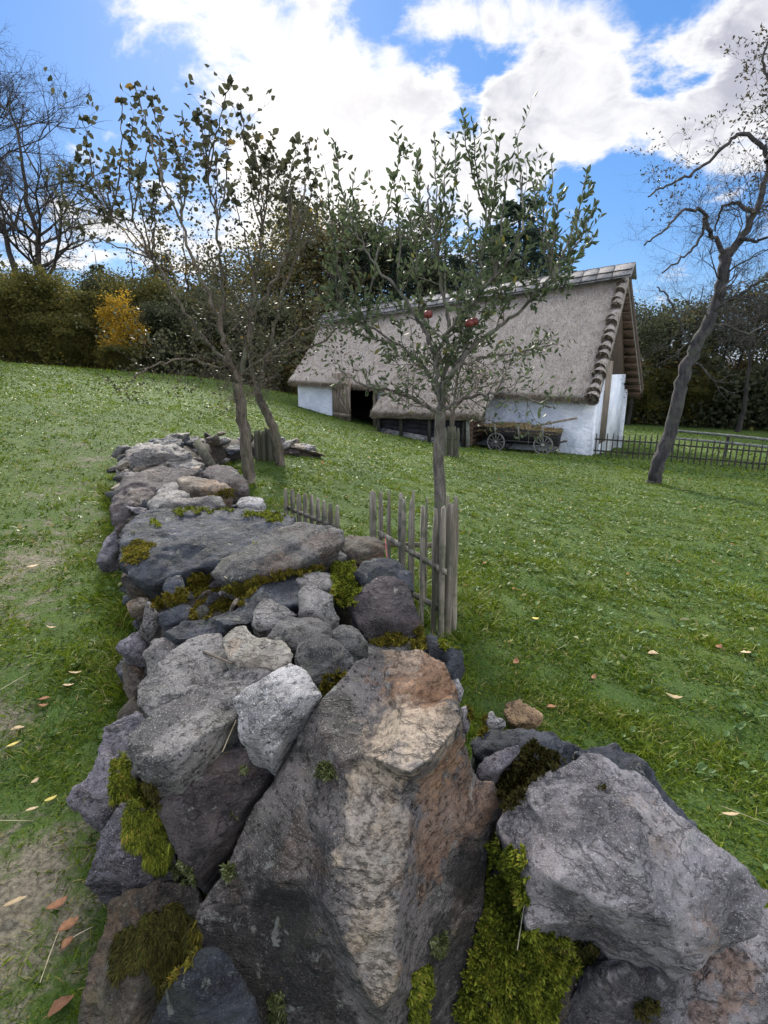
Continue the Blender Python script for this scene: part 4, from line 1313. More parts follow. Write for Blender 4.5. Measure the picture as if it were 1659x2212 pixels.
for px, r_, dy in mains:
    k = len(px)
    c, rad = T.limb([A(u, v, dy * i / (k - 1)) for i, (u, v) in enumerate(px)], r_, .005, 7, 6, .006)
    low = px[-1][1] > 720
    T.sprout(c, rad, 22 if low else 17, (.14, .34), 1, .05, .25, (2, .03, .05, .3) if low else apl, .15, .4, (3, .5), .15 if low else .5)
tips = [(725, 308, .2), (762, 385, .0), (868, 320, .3), (846, 370, -.2), (820, 465, .1), (902, 340, 0), (938, 300, .4), (962, 350, -.1), (1000, 252, .0), (985, 300, .3), (1022, 262, -.2), (1048, 320, .4), (1080, 300, 0), (1112, 280, .2), (1100, 340, -.3), (1140, 345, .3), (1160, 395, 0), (1190, 345, .2), (1210, 420, -.3),
        (1270, 362, 0), (1285, 435, -.3), (1292, 500, .1), (1245, 560, -.2), (700, 360, .1), (740, 470, .3), (715, 560, .3), (690, 640, .2), (700, 700, -.2), (1262, 470, .4), (1070, 400, -.4), (880, 450, -.4), (1010, 420, .5), (965, 440, .2)]
limbs_pts = []
for px, r_, dy in mains:
    if px[-1][1] < 720:
        k = len(px)
        limbs_pts += [(u, v, dy * i / (k - 1)) for i, (u, v) in enumerate(px) if i >= k // 2]
for (u, v, dy) in tips:
    cand = sorted(limbs_pts, key=lambda q: (q[0] - u) ** 2 + ((q[1] - v - 230)) ** 2)
    su, sv_, sd_ = cand[0]
    mu, mv = (su * .45 + u * .55) + T.rr.uniform(-12, 12), (sv_ + v) / 2
    c, rad = T.limb([A(su, sv_, sd_), A(mu, mv, (sd_ + dy) / 2), A(u, v, dy)], .007, .0022, 5, 5, .004)
    for j in range(30):
        t = T.rr.uniform(.12, 1)
        i = min(int(t * (len(c) - 1)), len(c) - 2)
        q = c[i].lerp(c[i + 1], T.rr.random()); dd = (c[i + 1] - c[i]).normalized()
        side = dd.cross(Vector((T.rr.gauss(0, 1), T.rr.gauss(0, 1), T.rr.gauss(0, 1)))).normalized()
        T.L.append((q, dd * .9 + side * .7, T.rr.uniform(.034, .062)))
    T.sprout(c, rad, 3, (.12, .26), 0, .15, .15, (6, .03, .055, .1), .1, .5, (0, 0), .5)
# knotty dead twigs in the lower crown
c, rad = T.limb([A(950, 890), A(960, 850), A(1000, 835)], .01, .005, 6)
apple_tree = T.done('apple_tree', bx_, m_bark_l, m_leaf_apple, .42, 'young apple tree with upright leafy shoots rising from the nearest stake guard', group=None)

m_apple = simple_mat('apple_skin', (.10, .018, .018), (.19, .05, .04), 30, 3, rough=.4, bump=.05, c3=(.16, .07, .04))


def apple(u, v, dy, label):
    p_ = A(u, v, dy)
    me = bpy.data.meshes.new('apple')
    b = bmesh.new()
    bmesh.ops.create_uvsphere(b, u_segments=16, v_segments=12, radius=.024)
    for q in b.verts:
        rr_ = math.hypot(q.co.x, q.co.y)
        q.co.z -= .010 * math.exp(-(rr_ / .008) ** 2) * (1 if q.co.z > 0 else -.6)
        q.co.x *= 1.06; q.co.y *= 1.04
    for f in b.faces: f.smooth = True
    b.to_mesh(me); b.free()
    o = link('apple', me, m_apple, None, p_)
    st = MB(); st.tube([Vector((0, 0, .015)), Vector((.003, 0, .03)), Vector((.008, 0, .05))], [.0015, .0013, .001], 5)
    st.build('stalk', m_bark, o)
    tag(o, label, 'apple', 'apples on the young apple tree')


apple(925, 679, -.3, 'dull red apple hanging alone, left one on the young apple tree')
apple(1014, 698, -.3, 'dull red apple on the right, before the thatched roof')
apple(1024, 695, -.25, 'dark red apple touching the right hand apple')

# --- the left pair of fruit trees
def broad_tree(seed, base_px, limbs, Yt, label, tips, r0, base_Y=None, low=True):
    T = Tree(seed)
    B = lambda u, v, dy=0: pt(u, v, Yt + dy)
    tr = [B(*q) for q in base_px]
    tr[0].z = ground(tr[0].x, tr[0].y) - .05
    c0, rd0 = T.limb(tr, r0, r0 * .72, 10, 6, .008)
    node = []
    for px, r_, dy in limbs:
        k = len(px)
        c, rad = T.limb([B(u, v, dy * i / (k - 1)) for i, (u, v) in enumerate(px)], r_, .010, 7, 6, .014)
        T.sprout(c, rad, 24, (.3, .8), 2, .05, .24, (1, .03, .05, .6), .12, .12, (4, .5), .2)
        node += [(u, v, dy * i / (k - 1)) for i, (u, v) in enumerate(px) if i >= k // 2]
    for (u, v, dy) in tips:
        su, sv_, sd_ = sorted(node, key=lambda q: (q[0] - u) ** 2 + (q[1] - v - 180) ** 2)[0]
        mu, mv = su * .4 + u * .6 + T.rr.uniform(-10, 10), su * 0 + sv_ * .5 + v * .5
        c, rad = T.limb([B(su, sv_, sd_), B(mu, mv, (sd_ + dy) / 2), B(u, v, dy)], .013, .004, 5, 6, .012)
        for j in range(16):
            t = 1 - (T.rr.random() ** 1.9) * .55
            i = min(int(t * (len(c) - 1)), len(c) - 2)
            q = c[i].lerp(c[i + 1], T.rr.random()); dd = (c[i + 1] - c[i]).normalized()
            side = Vector((T.rr.gauss(0, 1), T.rr.gauss(0, 1), T.rr.gauss(0, 1) - .6)).normalized()
            T.L.append((q, dd * .35 + side, T.rr.uniform(.060, .115)))
        T.sprout(c, rad, 3, (.25, .6), 1, .05, .2, (2, .05, .09, .4), .1, .5, (2, .5), .3)
    if low:
        T.sprout(c0, rd0, 16, (.3, .8), 2, .0, .24, None, .6, .07, (5, .5), .1)
    return T.done('fruit_tree', tr[0], m_bark, m_leaf_big, .72, label, group='fruit trees at the wall', fold=.18)


Yl = 6.9
broad_tree(5, [(541, 1058), (535, 1000), (527, 930), (518, 865), (512, 830)],
           [([(512, 835), (500, 790), (478, 715), (452, 640), (420, 570), (392, 480), (350, 390)], .042, -.4), ([(515, 840), (528, 780), (540, 690), (552, 600), (565, 500), (560, 420)], .042, .3),
            ([(500, 790), (450, 740), (390, 660), (330, 560), (285, 480), (240, 470)], .024, .5), ([(540, 690), (590, 610), (630, 520), (650, 440)], .022, -.4), ([(478, 715), (480, 600), (470, 480), (450, 380)], .026, .2),
            ([(505, 800), (450, 790), (390, 775), (330, 790), (290, 815)], .010, -.5), ([(520, 810), (590, 760), (640, 720), (690, 700)], .014, -.3)],
           Yl, 'fruit tree with big dark leaves at its top, its thick trunk right behind the wall', [(290, 178, 0), (262, 208, .2), (330, 205, .1), (180, 248, .2), (165, 322, -.2), (150, 365, .3), (128, 432, .2), (240, 330, 0), (285, 265, -.3), (330, 285, .3), (372, 280, 0), (395, 250, .2), (425, 238, -.2), (455, 250, .1), (440, 300, .4), (300, 350, -.4), (350, 340, .2),
            (500, 168, 0), (520, 225, .2), (490, 290, -.2), (545, 290, .3), (590, 292, 0), (575, 330, -.3), (640, 300, .1), (665, 300, .3), (682, 375, -.2), (610, 350, .2), (470, 345, .3), (400, 330, -.3), (200, 420, .2), (545, 350, 0), (240, 400, .3), (620, 400, .2), (330, 400, .1), (500, 400, -.3), (160, 480, .1)], .085)
broad_tree(6, [(606, 1003), (598, 950), (580, 900), (562, 865), (556, 840)],
           [([(556, 842), (570, 790), (590, 720), (610, 640), (640, 560), (680, 480)], .04, .3), ([(556, 842), (540, 780), (545, 720), (520, 640)], .03, .5), ([(575, 780), (640, 760), (700, 735), (740, 690)], .02, -.3)],
           7.9, 'thinner fruit tree with a bent lower trunk, beside the old stake bundle', [(650, 420, .2), (690, 440, 0), (600, 480, .3), (720, 520, 0), (560, 540, .2)], .075)

# --- old leaning pear tree on the right
T = Tree(9)
Yr = 11.1
B = lambda u, v, dy=0: pt(u, v, Yr + dy)
b0 = B(1410, 1050); b0.z = ground(b0.x, Yr) - .1
c0, rd0 = T.limb([b0, B(1422, 1005), B(1445, 940), B(1470, 840), B(1492, 770), B(1522, 710), B(1548, 655), B(1563, 600), B(1568, 545)], .142, .10, 14, 6, .018)
old = [([(1566, 560), (1550, 520), (1528, 490), (1524, 462), (1500, 452), (1468, 462), (1432, 498), (1392, 530)], .05, -.5, 1), ([(1568, 555), (1600, 515), (1628, 462), (1648, 410), (1660, 350), (1640, 312), (1600, 290), (1560, 322), (1500, 372), (1440, 402), (1400, 425)], .078, .4, 2),
       ([(1548, 655), (1590, 640), (1640, 610), (1700, 590)], .05, -.8, 0), ([(1656, 350), (1690, 280), (1670, 200), (1650, 130), (1668, 60)], .05, .6, 3), ([(1628, 462), (1590, 440), (1560, 450), (1545, 500)], .05, .8, 0), ([(1500, 760), (1470, 700), (1440, 640), (1420, 620)], .03, .6, 0),
       ([(1520, 715), (1560, 700), (1610, 720), (1660, 700)], .04, .8, 0), ([(1600, 515), (1640, 520), (1690, 500)], .04, -.5, 0), ([(1524, 462), (1510, 520), (1470, 560), (1430, 590)], .03, -.2, 0)]
for px, r_, dy, lf in old:
    k = len(px)
    c, rad = T.limb([B(u, v, dy * i / (k - 1)) for i, (u, v) in enumerate(px)], r_, .014, 8, 6, .014)
    T.sprout(c, rad, 28, (.4, 1.15), 2, .0, .28, ((2, .045, .08, .4) if lf == 3 else (1, .045, .07, .7)) if lf == 3 or (lf == 2) else None, .1, .17, (5, .5), .2)
T.sprout(c0, rd0, 10, (.5, 1.2), 2, .0, .28, None, .45, .2, (3, .5), .1)
T.done('pear_tree', b0, m_bark_d, m_leaf_old, .5, 'old dark leaning tree with twisted limbs standing on the lawn right of the barn')

# --- small fruit tree in front of the barn, with its own guard, right behind the apple trunk
T = Tree(12)
Ym = 14.5
b2 = pt(975, 990, Ym); b2.z = ground(b2.x, Ym) - .05
c0, rd0 = T.limb([b2, pt(976, 930, Ym), pt(978, 890, Ym)], .07, .06, 8)
for px, dy in [([(978, 892), (960, 850), (920, 800), (890, 760)], .5), ([(978, 892), (985, 830), (1000, 770), (1010, 700)], -.5), ([(978, 890), (1010, 850), (1060, 830), (1110, 815)], .3)]:
    c, rad = T.limb([pt(u, v, Ym + dy * i / 3) for i, (u, v) in enumerate(px)], .04, .01, 6, 6, .02)
    T.sprout(c, rad, 14, (.5, 1.1), 2, .05, .25, (2, .05, .08, .4), .1, .4, (3, .5), .2)
T.done('fruit_tree', b2, m_bark, m_leaf_big, .6, 'small bare fruit tree farther off, before the dark boarded shed', group='fruit trees on the lawn')

# ------------------------------------------------------------------ stake guards and fences
m_stake = simple_mat('weathered_stake', (.105, .092, .072), (.36, .33, .275), 30, 6, (1, 1, .08), bump=.9, bdist=.006, c3=(.11, .12, .08), use_obj=True)
m_stake_d = simple_mat('mossy_stake', (.045, .043, .033), (.14, .135, .105), 30, 6, (1, 1, .08), bump=.9, bdist=.006, c3=(.075, .09, .045))
m_fence = simple_mat('dark_fence_wood', (.028, .027, .024), (.085, .080, .07), 20, 5, (1, 1, .1), bump=.6, bdist=.006)
m_rail = simple_mat('silver_rail', (.12, .125, .115), (.30, .31, .28), 14, 5, (.2, 1, 1), bump=.5, bdist=.01)


def stake_mesh(p, q, w, t, face, rr):
    """a split stake with a rough pointed or broken top"""
    mb = MB()
    p, q = Vector(p), Vector(q)
    n = 7
    d = (q - p)
    x = Vector(face).normalized()
    y = d.normalized().cross(x)
    rows = []
    for i in range(n):
        f = i / (n - 1)
        c = p + d * f + x * rr.uniform(-.06, .06) * w + y * rr.uniform(-.06, .06) * t
        ww = w * rr.uniform(.9, 1.05) * (1 if i < n - 1 else rr.uniform(.45, .9))
        rows.append([c - x * ww / 2 - y * t / 2, c - x * ww * .05 - y * t * .62, c + x * ww / 2 - y * t / 2, c + x * ww / 2 + y * t / 2, c - x * ww / 2 + y * t / 2])
    for i in range(n): mb.V.extend([tuple(v) for v in rows[i]])
    mb.n = n * 5
    for i in range(n - 1):
        for k in range(5):
            mb.Q.append((i * 5 + k, i * 5 + (k + 1) % 5, (i + 1) * 5 + (k + 1) % 5, (i + 1) * 5 + k))
    top = [(n - 1) * 5 + k for k in range(5)]
    mb.V.append(tuple(q + x * rr.uniform(-.2, .2) * w + d.normalized() * rr.uniform(.002, .02))); mb.n += 1
    for k in range(5): mb.T.append((top[k], top[(k + 1) % 5], mb.n - 1))
    return mb


def guard(base, stakes, rails, label, mat, group, seed, wdef=.035):
    rr = random.Random(seed)
    root = empty('tree_guard', base, label=label, cat='tree guard', group=group)
    for st in stakes:
        p, q, w = st
        f = Vector((1, rr.uniform(-.3, .3), 0))
        stake_mesh(p, q, w, .018, f, rr).build('stake', mat, root, False, base)
    for p, q in rails:
        mb = MB(); mb.bar(p, q, .016, .035); mb.build('rail', mat, root, False, base)
    return root


def stk(u, vt, vb, Y, w):
    t = pt(u, vt, Y)
    b = pt(u + (0), vb, Y)
    b = Vector((t.x + (b.x - t.x) * .3, t.y, min(b.z, ground(t.x, t.y)) - .03))
    return (b, t, w)


gs = [stk(806, 1062, 1300, 3.62, .045), stk(822, 1064, 1300, 3.60, .035), stk(840, 1062, 1300, 3.56, .028), stk(866, 1066, 1330, 3.42, .034), stk(872, 1078, 1330, 3.36, .030), stk(889, 1082, 1330, 3.33, .036), stk(893, 1060, 1300, 3.6, .022),
      stk(914, 1094, 1340, 3.24, .030), stk(922, 1078, 1300, 3.65, .018), stk(941, 1100, 1360, 3.16, .034), stk(958, 1098, 1370, 3.10, .036), stk(973, 1090, 1370, 3.12, .050), stk(985, 1074, 1370, 3.2, .046), stk(948, 1070, 1300, 3.7, .026), stk(968, 1072, 1300, 3.66, .030), stk(984, 1085, 1300, 3.5, .03)]
gb = Vector((bx_.x, 3.4, ground(bx_.x, 3.4)))
guard(gb, gs, [(pt(818, 1150, 3.58), pt(962, 1236, 3.08)), (pt(812, 1176, 3.66), pt(960, 1178, 3.72)), (pt(962, 1236, 3.1), pt(988, 1170, 3.55)), (pt(812, 1240, 3.6), pt(960, 1320, 3.12))],
      'nearest stake guard, weathered grey pales around the young apple tree', m_stake, 'stake guards round the trees', 1)
# low row of stakes on the right of the wall
row = []
for i in range(9):
    f = i / 8
    u = 617 + (728 - 617) * f
    Y = 4.9 - 1.0 * f
    row.append(stk(u, 1055 + 36 * f + random.uniform(-4, 4), 1180, Y, .042))
guard(Vector((row[4][0].x, row[4][0].y, ground(row[4][0].x, row[4][0].y))), row, [(row[0][1] + Vector((0, .03, -.18)), row[-1][1] + Vector((0, .03, -.18)))], 'low row of short grey stakes beside the wall, left of the nearest guard', m_stake, 'stake guards round the trees', 2)
# old bundle at the left pair of trees
bun = [stk(552 + i * 7.5, 928 + random.uniform(-3, 5), 1000, 8.1 + .05 * (i % 2), .06) for i in range(6)]
guard(Vector((bun[2][0].x, 8.1, ground(bun[2][0].x, 8.1))), bun, [(bun[0][1] + Vector((0, .06, -.2)), bun[-1][1] + Vector((0, .06, -.2)))], 'mossy tight stake bundle between the two left fruit trees', m_stake_d, 'stake guards round the trees', 3)
far_ = [stk(962 + i * 7.0, 921 + random.uniform(-3, 5), 1000, 14.0 + .2 * (i % 2), .08) for i in range(5)]
guard(Vector((far_[2][0].x, 14.1, ground(far_[2][0].x, 14.1))), far_, [(far_[0][1] + Vector((0, .05, -.3)), far_[-1][1] + Vector((0, .05, -.3)))], 'greenish stake guard farther off, right of the apple trunk, before the barn', m_stake_d, 'stake guards round the trees', 4)
# leaning plank on the wall
mb = MB(); mb.bar(pt(462, 1012, 6.0), pt(424, 954, 6.25), .10, .03, Vector((0, -1, .4))); o = mb.build('plank', m_stake_d); tag(o, 'weathered grey plank leaning on the far bend of the wall', 'plank')
# pink cord
T_ = MB(); T_.tube([pt(836, 1206, 3.0), pt(834, 1185, 3.02), pt(832, 1162, 3.05)], [.0028, .0028, .002], 5)
m_pink = simple_mat('pink_cord', (.55, .12, .14), (.70, .22, .24), 20, 2, bump=.1)
tag(T_.build('cord', m_pink), 'short pink cord beside the left stakes of the nearest guard', 'cord')

# picket fence on the right
F0 = P0 + BN * 0 + Vector((.05, -.15, 0)); F0.z = 0
F1v = pt(1650, 1015, 16.5)
F1 = Vector((F1v.x, F1v.y, 0))
fd = (F1 - F0); fl = fd.length; fd.normalize()
fr = empty('picket_fence', (F0.x, F0.y, ground(F0.x, F0.y)), label='long low fence of dark thin pickets running right from the barn corner', cat='fence')
nP = 46
FB = fr.location.copy()
rr = random.Random(4)
for i in range(nP):
    q = F0 + fd * (i * .165 + .05)
    g = ground(q.x, q.y)
    hgt = .78 + rr.uniform(-.06, .06)
    stake_mesh(Vector((q.x, q.y, g - .05)), Vector((q.x + rr.uniform(-.015, .015), q.y, g + hgt)), .040, .024, fd, rr).build('picket', m_fence, fr, False, FB)
for hh in (.18, .56):
    mb = MB()
    for i in range(8):
        a_, b_ = F0 + fd * (i * .95), F0 + fd * ((i + 1) * .95)
        mb.bar(Vector((a_.x, a_.y + .035, ground(a_.x, a_.y) + hh)), Vector((b_.x, b_.y + .035, ground(b_.x, b_.y) + hh)), .03, .045)
    mb.build('rail', m_fence, fr, False, FB)

# round-rail paddock fence beyond
rf = empty('rail_fence', (pt(1575, 1000, 20).x, 20, ground(pt(1575, 1000, 20).x, 20)), label='pale round rail fence on posts behind the picket fence', cat='fence')
RB = rf.location.copy()
for (u0, v0, Y0, u1, v1, Y1) in [(1455, 930, 22.5, 1720, 956, 19.0), (1450, 946, 22.5, 1720, 972, 19.0)]:
    mb = MB(); mb.tube([pt(u0, v0, Y0), pt((u0 + u1) / 2, (v0 + v1) / 2 - 1, (Y0 + Y1) / 2), pt(u1, v1, Y1)], [.05, .055, .05], 8); mb.build('rail', m_rail, rf, True, RB)
for (u, v, Y) in [(1574, 940, 20.9), (1456, 928, 22.4), (1700, 950, 19.3)]:
    t = pt(u, v, Y + .06)
    mb = MB(); mb.tube([Vector((t.x - .03, t.y, ground(t.x, t.y) - .1)), Vector((t.x, t.y, t.z + .02))], [.065, .055], 8); mb.build('post', m_fence, rf, True, RB)

# ------------------------------------------------------------------ barn
def fac(u, v, off=0.0):
    """point of the plane parallel to the barn front, off metres in front of it"""
    d = ray(u, v)
    t = ((P0 - BN * off).dot(BN)) / d.dot(BN)
    return Vector((d.x * t, d.y * t, CZ + d.z * t))


def fpt(t, w, z):
    q = P0 + BD * t + BN * w
    return Vector((q.x, q.y, z))


def tt_of(q): return (Vector((q.x, q.y, 0)) - P0).dot(BD)


m_plaster, nt = new_mat('limewash')
p = nt.pos()
n1 = nt.noise(p, 1.3, 5, .6); n2 = nt.noise(p, 9, 5, .65); n3 = nt.voro(nt.scale(p, (1, 1, 1.6)), 3.2, 'DISTANCE_TO_EDGE')
col = nt.mix(nt.ss(n1, .35, .7), (.50, .54, .62), (.70, .73, .79))
col = nt.mix(nt.math('MULTIPLY', nt.ss(n2, .56, .7), .35), col, (.42, .41, .40))
finish(nt, col, .9, nt.bump(nt.math('ADD', nt.math('MULTIPLY', n2, 1.2), nt.math('MULTIPLY', nt.ss(n3, 0, .3), .35)), .8, .05), .2)

m_thatch, nt = new_mat('thatch')
p = nt.new('ShaderNodeTexCoord').outputs['Object']
rot = nt.new('ShaderNodeVectorRotate', rotation_type='Z_AXIS'); nt.put(rot.inputs['Vector'], p); rot.inputs['Angle'].default_value = 0
st = nt.scale(p, (26, 26, 2.4))
s1 = nt.noise(st, 1, 5, .7, .2)
s2 = nt.noise(p, .9, 5, .6, .3)
s3 = nt.noise(nt.scale(p, (3.2, 3.2, 1.6)), 1, 5, .65)
col = nt.mix(nt.ss(s1, .3, .7), (.17, .152, .140), (.43, .385, .352))
col = nt.mix(nt.math('MULTIPLY', nt.ss(s2, .42, .7), .55), col, (.31, .275, .255))
col = nt.mix(nt.math('MULTIPLY', nt.ss(s3, .5, .72), .45), col, (.16, .132, .112))
finish(nt, col, .95, nt.bump(nt.math('ADD', s1, s3), 1.0, .05), .1)
m_straw = leaf_mat('straw_ends', (.10, .078, .058), (.36, .30, .235), None, .1, .9)
m_capb = simple_mat('grey_shingle', (.11, .11, .117), (.25, .245, .26), 14, 5, (1, 1, 1), bump=.6, bdist=.02)
m_board = simple_mat('old_boards', (.085, .068, .055), (.30, .245, .195), 18, 6, (1, 1, .12), bump=.8, bdist=.01)
m_gable = simple_mat('gable_timber', (.035, .024, .018), (.12, .085, .062), 18, 6, (1, 1, .12), bump=.8, bdist=.01)
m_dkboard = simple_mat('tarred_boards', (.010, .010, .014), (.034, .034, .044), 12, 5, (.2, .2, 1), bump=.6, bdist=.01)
m_log = simple_mat('brown_logs', (.060, .040, .030), (.16, .105, .075), 10, 5, (.3, .3, 1), bump=.8, bdist=.02)
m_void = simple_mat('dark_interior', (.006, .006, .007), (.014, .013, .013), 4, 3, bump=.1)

ER = fac(1290, 861, .42); EL = fac(622, 822, .42)
tR, tL = tt_of(ER), tt_of(EL)
HW = 3.2
RRv = fac(1360, 588, -HW); RLv = fac(699, 692, -HW)
print('eaves', ER, EL, 'ridge', RRv, RLv, tR, tL, tt_of(RRv), tt_of(RLv))
tRr, tLr = tt_of(RRv), tt_of(RLv)
barn = empty('thatched_barn', fpt(6, 3, ground(3, 21)), label='long white walled barn under a steep thatched roof', cat='barn')
BB = barn.location.copy()
eave_back_z = (ER.z + EL.z) / 2 - .1

# thatch: thick sheet over both slopes, built as a grid
nu, nw = 120, 60
TV, TQ = [], []


def roof_pt(fu, fw, lift=0.0):
    """fu 0 right..1 left, fw 0 front eave..0.5 ridge..1 back eave"""
    if fw <= .5:
        f = fw * 2
        e = ER.lerp(EL, fu); r_ = RRv.lerp(RLv, fu)
        q = e.lerp(r_, f)
        q.z -= .18 * math.sin(f * math.pi) * (1 - .3 * f)          # gentle sag
    else:
        f = (fw - .5) * 2
        r_ = RRv.lerp(RLv, fu)
        e = fpt(tR - .42 + (tL - tR) * fu, 2 * HW + .42, eave_back_z)
        q = r_.lerp(e, f)
    return q


NRF = None
for s_ in (0, 1):
    for i in range(nu + 1):
        for j in range(nw + 1):
            fu, fw = i / nu, j / nw
            q = roof_pt(fu, fw)
            nfront = (-BN * .75 + Vector((0, 0, .66))) if fw < .5 else (BN * .75 + Vector((0, 0, .66)))
            if abs(fw - .5) < .01: nfront = Vector((0, 0, 1))
            bump_ = .05 * noise.fractal(q * .9, 1, 2, 3) + .02 * noise.noise(q * 3.5)
            # the eave lifts over the open doorway
            if s_ == 0:
                q = q + nfront * (.0 + bump_)
            else:
                q = q - nfront * .30 + Vector((0, 0, .02))
            TV.append(tuple(q - BB))
off_ = (nu + 1) * (nw + 1)
ix = lambda i, j, s_: s_ * off_ + i * (nw + 1) + j
for i in range(nu):
    for j in range(nw):
        TQ.append((ix(i, j, 0), ix(i, j + 1, 0), ix(i + 1, j + 1, 0), ix(i + 1, j, 0)))
        TQ.append((ix(i, j, 1), ix(i + 1, j, 1), ix(i + 1, j + 1, 1), ix(i, j + 1, 1)))
for i in range(nu):
    TQ.append((ix(i, 0, 0), ix(i + 1, 0, 0), ix(i + 1, 0, 1), ix(i, 0, 1)))
    TQ.append((ix(i, nw, 0), ix(i, nw, 1), ix(i + 1, nw, 1), ix(i + 1, nw, 0)))
for j in range(nw):
    TQ.append((ix(0, j, 0), ix(0, j, 1), ix(0, j + 1, 1), ix(0, j + 1, 0)))
    TQ.append((ix(nu, j, 0), ix(nu, j + 1, 0), ix(nu, j + 1, 1), ix(nu, j, 1)))
roof = link('roof', mesh_np('roof', TV, TQ, smooth=True), m_thatch, barn)


def straw_on(fn_list, name, parent, L=.12, W=.012):
    P = np.array([tuple(q[0]) for q in fn_list]); D = np.array([tuple(q[1]) for q in fn_list])
    n = len(P)
    D = D + rng.normal(size=(n, 3)) * .16; D /= np.linalg.norm(D, axis=1)[:, None]
    Ls = L * rng.uniform(.5, 1.3, n)
    V, Q, T, tt = blades(P - np.array(tuple(BB)), D, Ls, np.full(n, W) * rng.uniform(.6, 1.4, n), np.clip(rng.normal(.5, .25, n), 0, 1), np.zeros((n, 3)))
    o = link(name, mesh_np(name, V, Q, T, {'tint': tt}), m_straw, parent)
    return o


rr = random.Random(8)
lst = []
for _ in range(5000):
    fu = rr.random()
    q = roof_pt(fu, .0); q2 = roof_pt(fu, .04)
    dn = (q - q2).normalized()
    lst.append((q - dn * .08 - Vector((0, 0, .2 * rr.random())), dn))
for _ in range(9000):
    fu, fw = rr.random(), rr.uniform(.0, .47)
    q = roof_pt(fu, fw); q2 = roof_pt(fu, fw + .03)
    dn = (q - q2).normalized()
    lst.append((q + (-BN * .75 + Vector((0, 0, .66))) * (.03 + .05 * noise.fractal(q * .9, 1, 2, 3)), dn * .95 + (-BN + Vector((0, 0, .8))) * .14))
straw_on(lst, 'straw', roof, .17, .011)

# bound straw bundles stepping up the right verge
for i in range(15):
    f = (i + .3 + rr.uniform(-.22, .22)) / 15.2
    q = roof_pt(0, f * .5); q2 = roof_pt(0, min(.5, f * .5 + .03))
    up_ = (q2 - q).normalized()
    mb = MB()
    nrm = (-BN * .75 + Vector((0, 0, .66))).normalized()
    k_ = rr.uniform(.72, 1.2)
    c = q + nrm * rr.uniform(.02, .06) - BD * (rr.uniform(-.03, .03) - .14)
    ax = (up_ + nrm * -.22 - BD * rr.uniform(-.1, .25)).normalized()
    mb.tube([c - ax * .19, c - ax * .10, c + ax * .10, c + ax * .36], [.205 * k_, .19 * k_, .14, .05], 11)
    b = mb.build('straw_bundle', m_thatch, roof, True, BB)
    ls = []
    for _ in range(230):
        a_ = rr.random() * 6.28
        r_ = .20 * k_ * math.sqrt(rr.random())
        o_ = nrm * math.cos(a_) * r_ + BD * math.sin(a_) * r_
        ls.append((c - ax * rr.uniform(-.02, .16) + o_, -ax * .9 + o_ * 1.5))
    straw_on(ls, 'straw', b, .17, .015)

# shingled ridge cap
mb = MB()
for side, lift in ((-1, .0), (1, .03)):
    for i in range(26):
        f0, f1 = i / 26 - .002, (i + 1) / 26 - .004
        a_ = RRv.lerp(RLv, f0) + (-BD * .14 if i == 0 else Vector()); b_ = RRv.lerp(RLv, f1)
        up1 = Vector((0, 0, .30 + lift + rr.uniform(-.008, .008)))
        out = BN * (.62 * side) + Vector((0, 0, -.52 if side < 0 else -.45))
        mb.hexa([a_ + out + up1 - Vector((0, 0, .03)), b_ + out + up1 - Vector((0, 0, .03)), b_ + up1 - Vector((0, 0, .03)), a_ + up1 - Vector((0, 0, .03))],
                [a_ + out + up1, b_ + out + up1, b_ + up1, a_ + up1])
mb.build('ridge_cap', m_capb, roof, False, BB)
mb = MB()
for off_r, zz_ in ((-.34, .06), (-.60, -.165)):
    a_, b_ = RRv - BD * .14 + BN * off_r + Vector((0, 0, zz_)), RLv + BN * off_r + Vector((0, 0, zz_))
    mb.bar(a_, b_, .035, .035)
mb.build('ridge_pole', m_fence, roof, False, BB)
# verge board on the near gable, back slope battens
mb = MB()
for i in range(12):
    fw = .52 + i * .038
    a_ = roof_pt(0, fw) - Vector((0, 0, .50)) + BD * .01
    mb.bar(a_, a_ + BD * 1.1, .05, .06)
mb.build('batten', m_log, roof, False, BB)
mb = MB()
for i in range(14):
    q0, q1 = roof_pt(0, .5 + .5 * i / 14), roof_pt(0, .5 + .5 * (i + 1) / 14)
    o0 = -BD * .03
    z_ = Vector((0, 0, 1))
    mb.hexa([q0 + o0 - z_ * .40, q1 + o0 - z_ * .40, q1 + o0 + BD * .025 - z_ * .40, q0 + o0 + BD * .025 - z_ * .40], [q0 + o0 + z_ * .06, q1 + o0 + z_ * .06, q1 + o0 + BD * .025 + z_ * .06, q0 + o0 + BD * .025 + z_ * .06])
mb.build('verge_board', m_gable, roof, False, BB)
mb = MB()
for i in range(14):
    q0, q1 = roof_pt(0, .5 + .5 * i / 14) - Vector((0, 0, .43)) + BD * .01, roof_pt(0, .5 + .5 * (i + .93) / 14) - Vector((0, 0, .43)) + BD * .01
    q0 = q0 - BN * .02; q1 = q1 - BN * .02
    mb.hexa([q0 - Vector((0, 0, .03)), q1 - Vector((0, 0, .03)), q1 + BD * 1.2 - Vector((0, 0, .03)), q0 + BD * 1.2 - Vector((0, 0, .03))], [q0, q1, q1 + BD * 1.2, q0 + BD * 1.2])
mb.build('roof_lining', m_log, roof, False, BB)

# front wall in strips (door gap), following the slope of the ground
dR = tt_of(fac(812, 870)); dL = tt_of(fac(724, 870))


